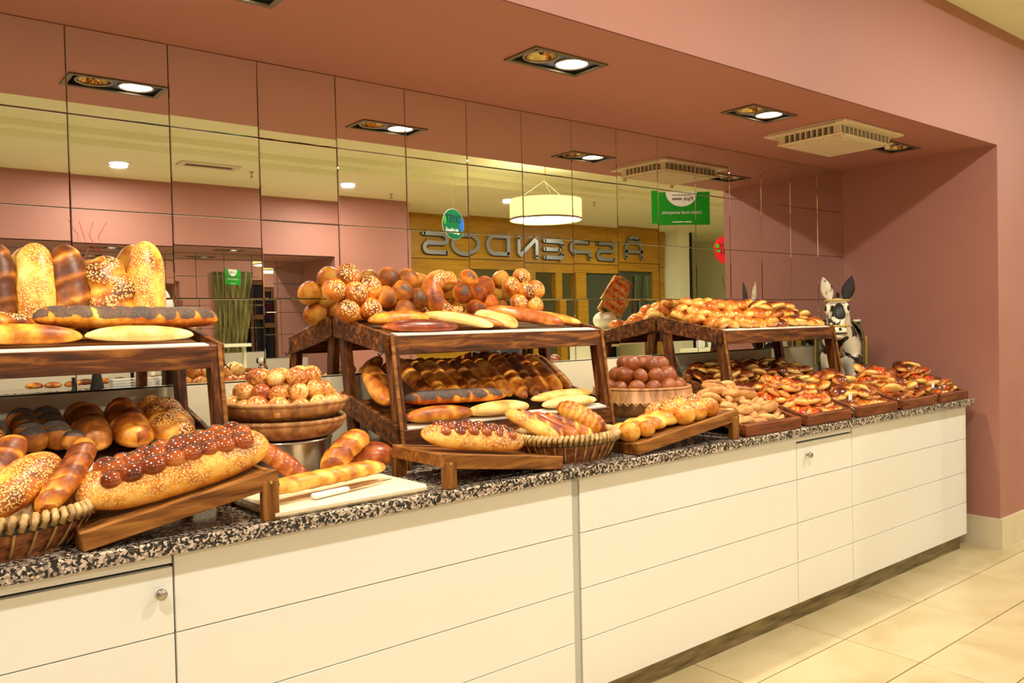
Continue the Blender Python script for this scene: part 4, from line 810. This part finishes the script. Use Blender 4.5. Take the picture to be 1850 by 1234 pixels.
# ------------------------------------------------------------------ lettering
def text_mesh(s, size, ext=.002, mat=None, bold=0):
    c = bpy.data.curves.new('lettering', 'FONT'); c.body = s; c.size = size; c.extrude = ext; c.align_x = 'CENTER'; c.align_y = 'CENTER'; c.offset = bold
    o = bpy.data.objects.new('lettering', c); C.objects.link(o); dg = bpy.context.evaluated_depsgraph_get(); me = bpy.data.meshes.new_from_object(o.evaluated_get(dg)); bpy.data.objects.remove(o); me.name = 'lettering'
    me.materials.clear(); me.materials.append(mat); return me
FACE = Matrix.Rotation(pi, 4, 'Z')@Matrix.Rotation(pi/2, 4, 'X')       # local x -> -X, y -> Z, normal -> +Y (towards the mirror)
def ribbon(mb, pts, wd, d0, d1, closed=False):
    n = len(pts); L = []; R = []
    for i, p in enumerate(pts):
        p = Vector((*p, 0)); a = Vector((*pts[i-1], 0)) if (i or closed) else None; b = Vector((*pts[(i+1) % n], 0)) if (i < n-1 or closed) else None
        d1_ = (p-a).normalized() if a else None; d2_ = (b-p).normalized() if b else None
        t_ = ((d1_ or d2_)+(d2_ or d1_)).normalized(); nrm = Vector((-t_.y, t_.x, 0)); k = 1/max(.5, nrm.dot(Vector((-(d1_ or d2_).y, (d1_ or d2_).x, 0))))
        L.append(p+nrm*wd/2*k); R.append(p-nrm*wd/2*k)
    for i in range(n if closed else n-1):
        j = (i+1) % n; q = [L[i], L[j], R[j], R[i]]
        mb.hexa([Vector((v.x, v.y, d0)) for v in q]+[Vector((v.x, v.y, d1)) for v in q])
    if not closed:
        for p in (pts[0], pts[-1]):
            m = 10; vv = [(p[0]+wd/2*cos(2*pi*k/m), p[1]+wd/2*sin(2*pi*k/m), z) for z in (d0, d1) for k in range(m)]
            mb.add(vv, [tuple(range(m))[::-1], tuple(range(m, 2*m))]+[(k, (k+1) % m, m+(k+1) % m, m+k) for k in range(m)])
    return mb
def arc(cx, cy, rx, ry, a0, a1, n=8): return [(cx+rx*cos(radians(a0+(a1-a0)*i/n)), cy+ry*sin(radians(a0+(a1-a0)*i/n))) for i in range(n+1)]
W2, H2 = .21, .14
glyph = {
 'A': [[(-W2, -H2), (-W2, .02)]+arc(-.10, .02, .11, .12, 180, 90)+arc(.10, .02, .11, .12, 90, 0)+[(W2, -H2)], [(-W2, -.03), (W2, -.03)], arc(0, .15, .16, .09, 155, 25)],
 'S': [[(W2, H2), (-.14, H2)]+arc(-.14, .07, .07, .07, 90, 270)+[(.13, 0)]+arc(.13, -.07, .07, .07, 90, -90)+[(-W2, -H2)]],
 'P': [[(-W2, -H2), (-W2, -.03), (.12, -.03)]+arc(.12, .055, .085, .085, -90, 90)+[(-W2, H2)]],
 'E': [[(W2, H2), (-.13, H2)]+arc(-.13, .07, .07, .07, 90, 180), [(W2, 0), (-.12, 0)], [(W2, -H2), (-.13, -H2)]+arc(-.13, -.07, .07, .07, 270, 180)],
 'N': [[(-W2, -H2), (-W2, H2-.03), (-.17, H2), (.17, -H2), (W2, -H2+.03), (W2, H2)]],
 'D': [[(-W2, -H2), (-W2, H2), (.08, H2)]+arc(.08, 0, .13, .14, 80, -80)+[(.08, -H2), (-W2, -H2)]],
 'O': [arc(0, 0, .25, .15, 0, 350, 26)]}
sg = empty('raised_lettering', (9.25, WY, 2.66), 0, 'grey raised letters on the honey wood panel, reversed in the mirror', 'sign')
xs = [11.42, 10.60, 9.98, 9.38, 8.78, 8.14, 7.50, 6.94]
for ch, x in zip('ASPENDOS', xs):
    mb = MB()
    for st in glyph[ch]: ribbon(mb, st, .062, .012, .05, ch == 'O')
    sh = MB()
    for st in glyph[ch]: ribbon(sh, [(p[0]-.014, p[1]-.014) for p in st], .06, .0, .0118, ch == 'O')  # black copy shifted sideways and down: the letter's shadow as flat geometry
    l_ = obj('letter', mb, M['sil'], sg, Matrix.Translation((x-9.25, 0, 0))@FACE); obj('letter_shadow', sh, M['black'], l_)
mb = MB()
for z in (-.11, .06): ribbon(mb, [(0, z), (0, z+.05)], .045, .012, .05)
obj('letter', mb, M['sil'], sg, Matrix.Translation((11.0-9.25, 0, 0))@FACE)
# hanging signs
def hang(e, z1, xs_): 
    for x in xs_: obj('wire', MB().tube([(x, 0, 0), (x, 0, z1)], .0015, 5), M['steel'], e)
e = empty('hanging_sign', (6.05, -2.0, 2.44), radians(36), 'rectangular green hanging sign with white half circle, seen in the mirror', 'sign')
obj('panel', MB().box(-.27, .27, -.004, .004, -.15, .155), M['green'], e)
for f_, y in ((FACE, .0045), (Matrix.Rotation(pi/2, 4, 'X'), -.0045)):
    T_ = Matrix.Translation((0, y, 0))@f_
    obj('half_circle', MB().add([(p[0], p[1], .001) for p in arc(0, .155, .15, .135, 180, 360, 20)], [tuple(range(21))]), M['white'], e, T_)
    ob('lettering', text_mesh('Lütfen israf etmeyiniz.', .044, .0005, M['white']), e).matrix_basis = T_@Matrix.Translation((0, -.035, .002))
    ob('lettering', text_mesh('Park', .05, .0005, M['navy']), e).matrix_basis = T_@Matrix.Translation((-.06, .09, .003))
    obj('print_line', MB().box(0, .09, .08, .1, .001, .002).box(-.09, .09, .122, .13, .001, .002), M['sil'], e, T_)
    obj('print_line', MB().box(-.09, -.02, -.127, -.118, .001, .002).box(-.01, .09, -.127, -.118, .001, .002), M['white'], e, T_)
obj('wire', MB().tube([(-.24, 0, .15), (-.24, 0, .78)], .0015, 5).tube([(.24, 0, .15), (.24, 0, .78)], .0015, 5), M['steel'], e)
e = empty('round_sign', (4.17, -3.0, 2.295), radians(-10), 'round teal hanging sign before the wood panel, seen in the mirror', 'sign')
obj('disc', MB().lathe([(0, -.003), (.132, -.003), (.132, .003), (0, .003)], 40), M['teal'], e, Matrix.Rotation(pi/2, 4, 'X'))
obj('disc_rim', MB().tube([(.132*cos(a*pi/24), 0, .132*sin(a*pi/24)) for a in range(48)], .003, 6, True), M['white'], e)
T_ = Matrix.Translation((0, .0035, 0))@FACE
ob('lettering', text_mesh('DIYET', .07, .0005, M['navy'], .001), e).matrix_basis = T_@Matrix.Translation((-.0, .045, .001))@Matrix.Scale(1.3, 4, (0, 1, 0))
ob('lettering', text_mesh('Büfesi', .065, .0005, M['white'], .0015), e).matrix_basis = T_@Matrix.Translation((.02, -.06, .001))@Matrix.Rotation(.12, 4, 'Z')
obj('blue_blot', MB().add([(p[0], p[1], .001) for p in arc(-.1, 0, .03, .06, 0, 342, 19)], [tuple(range(20))]), M['blue'], e, T_)
obj('lime_blot', MB().add([(p[0], p[1], .001) for p in arc(.105, .03, .018, .035, 0, 342, 19)], [tuple(range(20))]), M['lime'], e, T_)
obj('wire', MB().tube([(0, 0, .13), (0, 0, .925)], .0015, 5), M['steel'], e)
e = empty('oval_sign', (8.08, -3.0, 2.215), radians(8), 'red oval hanging sign half hidden by the wall edge in the mirror', 'sign')
obj('disc', MB().lathe([(0, -.003), (.2, -.003), (.2, .003), (0, .003)], 40, sy=.85), M['red'], e, Matrix.Rotation(pi/2, 4, 'X'))
T_ = Matrix.Translation((0, .0035, 0))@FACE
for z in (.06, -.03): ob('lettering', text_mesh('H', .1, .0005, M['mar'], .002), e).matrix_basis = T_@Matrix.Translation((.07, z, .001))
for z in (.03, -.025): obj('leaf_mark', MB().add([(p[0], p[1], .001) for p in arc(.14, z+.02, .035, .024, 0, 342, 19)], [tuple(range(20))]), M['lime'], e, T_)
obj('wire', MB().tube([(0, 0, .17), (0, 0, 1.005)], .0015, 5), M['steel'], e)
# drum pendant
e = empty('drum_pendant', (6.13, -4.0, 2.55), 0, 'large cream drum pendant lamp, seen in the mirror', 'pendant lamp')
obj('shade', MB().lathe([(.40, 0), (.41, 0), (.41, .23), (.40, .23), (.40, 0)], 64, fn=lambda t, j: .003*sin(60*t)), M['shade'], e, smooth=True)
obj('shade_band', MB().lathe([(.414, 0), (.416, .012), (.412, .02), (.405, .0)], 64), M['frame'], e)
obj('diffuser', MB().lathe([(0, .012), (.398, .012)], 48), M['shadeb'], e)
for k in range(3):
    a = 2*pi*k/3; obj('cable', MB().tube([(.38*cos(a), .38*sin(a), .23), (0, 0, .45)], .002, 5), M['steel'], e)
obj('stem', MB().tube([(0, 0, .44), (0, 0, .669)], .006, 8), M['strap'], e); obj('canopy', MB().lathe([(0, .669), (.06, .669), (.06, .645), (0, .64)], 20), M['white'], e)
# dough plaque on a plinth
e = empty('display_plinth', (5.1, -2.08, 0), radians(5), 'pale open-fronted display plinth under the dough plaque, seen in the mirror', 'plinth')
obj('top', MB().box(-.3, .3, -.2, .2, 1.33, 1.37), M['cream'], e, bevel=.004); obj('cornice', MB().box(-.28, .28, -.18, .18, 1.22, 1.33), M['cream'], e)
for s in (-1, 1): obj('side', MB().box(s*.26-.02, s*.26+.02, -.18, .18, 0, 1.22), M['cream'], e)
obj('back_panel', MB().box(-.24, .24, -.18, -.16, 0, 1.22), M['glass'], e); obj('shelf', MB().box(-.24, .24, -.16, .17, .6, .62), M['cream'], e)
e = empty('dough_plaque', (5.02, -2.02, 1.37), radians(0), 'slanted orange dough plaque with relief rows on a white dough lump', 'bread ornament')
obj('dough_lump', MB().ball((0, 0, .075), .115, (1, .8, .68), 20, 12), M['dough'], e, smooth=True)
TP = Matrix.Translation((.03, .02, .14))@Matrix.Rotation(radians(28), 4, 'Y')@Matrix.Rotation(radians(-10), 4, 'X')
obj('slab', MB().hexa([(-.13, -.012, -.03), (.13, -.012, -.06), (.13, .012, -.06), (-.13, .012, -.03), (-.10, -.012, .27), (.13, -.012, .30), (.13, .012, .30), (-.10, .012, .27)]), M['pale'], e, TP, attr=True)
rg = random.Random(4)
obj('rope_edge', MB().tube([(-.13, .014, -.03), (-.12, .014, .1), (-.10, .014, .27), (.02, .014, .292), (.13, .014, .30), (.135, .014, .12), (.13, .014, -.06), (0, .014, -.045)], .014, 8, True), M['light'], e, TP, smooth=True, attr=True)
for j in range(5):
    mb = MB()
    for i in range(9): mb.ball((-.085+i*.0225, .016, -.005+j*.06+rg.uniform(-.004, .004)), .012, (.9, .6, 1.4), 8, 6)
    obj('relief_row', mb, M['fill'] if j else M['gcurt'], e, TP, smooth=True, attr=True)
# buffet island with dishes
e = empty('buffet_island', (1.4, -3.75, 0), 0, 'cream buffet island behind the camera, seen low in the mirror', 'counter')
obj('body', MB().box(-1.1, 1.6, -.4, .4, 0, .9), M['cab'], e); obj('top', MB().box(-1.14, 1.64, -.44, .44, .9, .935), M['granite'], e, bevel=.004)
def dish(x, y, n, label):
    e = empty('dish_stack', (x, y, .935), 0, label, 'dishes', 'stacks of white dishes')
    for k in range(n): obj('dish', MB().hexa([(-.055, -.055, k*.02), (.055, -.055, k*.02), (.055, .055, k*.02), (-.055, .055, k*.02), (-.07, -.07, k*.02+.018), (.07, -.07, k*.02+.018), (.07, .07, k*.02+.018), (-.07, .07, k*.02+.018)]), M['white'], e, bevel=.004)
k = 0
for x in (1.28, 1.44, 1.60, 1.76, 1.92, 2.08):
    dish(x, -3.40, 6 if k else 5, 'stack of square white dishes in the front row on the buffet island'); k += 1
for x in (1.52, 1.68, 1.84, 2.0): dish(x, -3.58, 9, 'taller stack of square white dishes in the back row on the island')
for x, y, lb in ((1.2, -3.5, 'dark sauce bottle left of the white dishes'), (1.66, -3.80, 'dark sauce bottle behind the white dishes')):
    o = obj('sauce_bottle', MB().lathe([(0, 0), (.028, 0), (.03, .01), (.03, .1), (.012, .14), (.012, .2), (.014, .2), (.014, .215), (0, .215)], 18), M['black'], smooth=True); o.location = (x, y, .935); prop(o, lb, 'bottle')
e = empty('twig_vase', (1.36, -3.55, .935), 0, 'slim vase of red curly twigs, seen in the mirror', 'vase')
obj('vase', MB().lathe([(0, 0), (.04, 0), (.05, .1), (.03, .22), (.035, .25), (.028, .25), (.02, .2), (0, .1)], 20), M['black'], e, smooth=True)
for k in range(4):
    pts = [(0, 0, .2)]+[(.012*j*(k-1.5)*.5+.028*sin(j*2.1+k), .01*sin(j+k), .2+j*.098) for j in range(1, 12)]
    obj('twig', MB().tube(pts, [.004-.0002*j for j in range(12)], 5), M['red'], e, smooth=True)
e = empty('dome_ornament', (1.86, -3.72, .935), 0, 'white rounded dome on a slim stand, seen in the mirror', 'ornament')
obj('pole', MB().tube([(0, 0, 0), (0, 0, .66)], .01, 8), M['steel'], e); obj('foot', MB().lathe([(0, 0), (.08, 0), (.08, .01), (0, .015)], 24), M['steel'], e); obj('dome', MB().ball((0, 0, .72), .1, (1, 1, 1.1), 20, 12), M['white'], e, smooth=True)
# far buffet counter
o = obj('far_worktop', MB().box(-2, FJ, FB+.02, -6.86, .865, .9), M['granite'], bevel=.004); prop(o, 'granite worktop of the opposite buffet, seen in the mirror', 'worktop')
e = empty('far_cabinet', (1.5, -7.3, 0), 0, 'cream cabinet run under the opposite buffet worktop', 'cabinet')
for k in range(4): obj('front_board', MB().box(-3.4, 3.4, .40, .42, .1+k*.192, .29+k*.192), M['cab'], e)
obj('carcass', MB().box(-3.4, 3.4, -.4, .4, .0, .864), M['gap'], e)
rg = random.Random(12)
for k in range(16):
    x = 1.5+k*.17+rg.uniform(-.03, .03); m_ = rg.choice(['gold', 'light', 'ses', 'brown'])
    loaf('buffet_loaf', (x-.08, -7.2+rg.uniform(-.1, .1), .945), (x+.09, -7.12+rg.uniform(-.1, .1), .945), .11, 'round loaf lying on the opposite buffet worktop, seen in the mirror', m_, 'slash', .8, group='loaves on the opposite buffet', seed=k, NU=20, NV=12)
e = empty('sneeze_guard', (3.3, -7.3, .9), 0, 'cream sneeze-guard stand on the opposite buffet, seen in the mirror', 'stand')
obj('top_shelf', MB().box(-.6, .6, -.15, .15, .36, .40), M['cream'], e)
for s in (-1, 1): obj('post', MB().box(s*.56-.02, s*.56+.02, -.02, .02, 0, .36), M['cream'], e)
e = empty('dog_figure', (4.08, -7.3, .9), radians(90), 'small spotted dog figure on the opposite buffet, seen in the mirror', 'figurine')
obj('body', MB().ball((0, 0, .06), .065, (1.1, .8, 1), 14, 10), M['piebald'], e, smooth=True); obj('head', MB().ball((.03, 0, .165), .06, (1, 1, .95), 14, 10), M['piebald'], e, smooth=True)
for s in (-1, 1): obj('ear', MB().ball((.02, s*.06, .17), .03, (.6, .5, 1.2), 10, 8), M['black'], e, smooth=True)
obj('nose', MB().ball((.09, 0, .155), .014), M['black'], e, smooth=True)
# dark flower arrangements by the column
e = empty('side_console', (9.9, -4.6, 0), 0, 'cream side console with dark flowers, seen in the mirror', 'console')
obj('top', MB().box(-.5, .5, -.25, .25, 1.0, 1.05), M['cream'], e); obj('body', MB().box(-.46, .46, -.22, .22, 0, 1.0), M['cream'], e)
for k, (x, s_) in enumerate(((9.55, .8), (9.8, .7), (10.2, 1.3))):
    e = empty('flower_vase', (x, -4.6, 1.05), 0, ['dark sprig in a clear vase at the left of the side console', 'low dark sprig in a vase at the middle of the side console', 'bushy dark bouquet at the right of the side console'][k], 'vase', 'dark flower vases')
    obj('vase', MB().lathe([(0, 0), (.05, 0), (.06, .08), (.03, .2), (.035, .22), (0, .2)], 16), M['white'], e, smooth=True); rg = random.Random(k)
    fm = MB()
    for q in range(int(14*s_)): fm.ball((rg.uniform(-.15, .15)*s_, rg.uniform(-.08, .08), .24+rg.uniform(0, .28)*s_), .035, (1, .6, .8), 7, 5)
    obj('foliage', fm, M['gcurt'] if k < 2 else M['black'], e); obj('stem', MB().tube([(0, 0, .15), (.05, 0, .5*s_), (-.06, 0, .75*s_)], .004, 5), M['black'], e)
o = obj('floor_pole', MB().lathe([(0, 0), (.03, 0), (.03, 1.3), (.034, 1.3), (.034, 1.5), (.03, 1.5), (.03, 3.1), (0, 3.1)], 16), M['black']); o.location = (12.85, -7.35, 0); prop(o, 'slim black floor to ceiling pole by the cream column', 'pole')
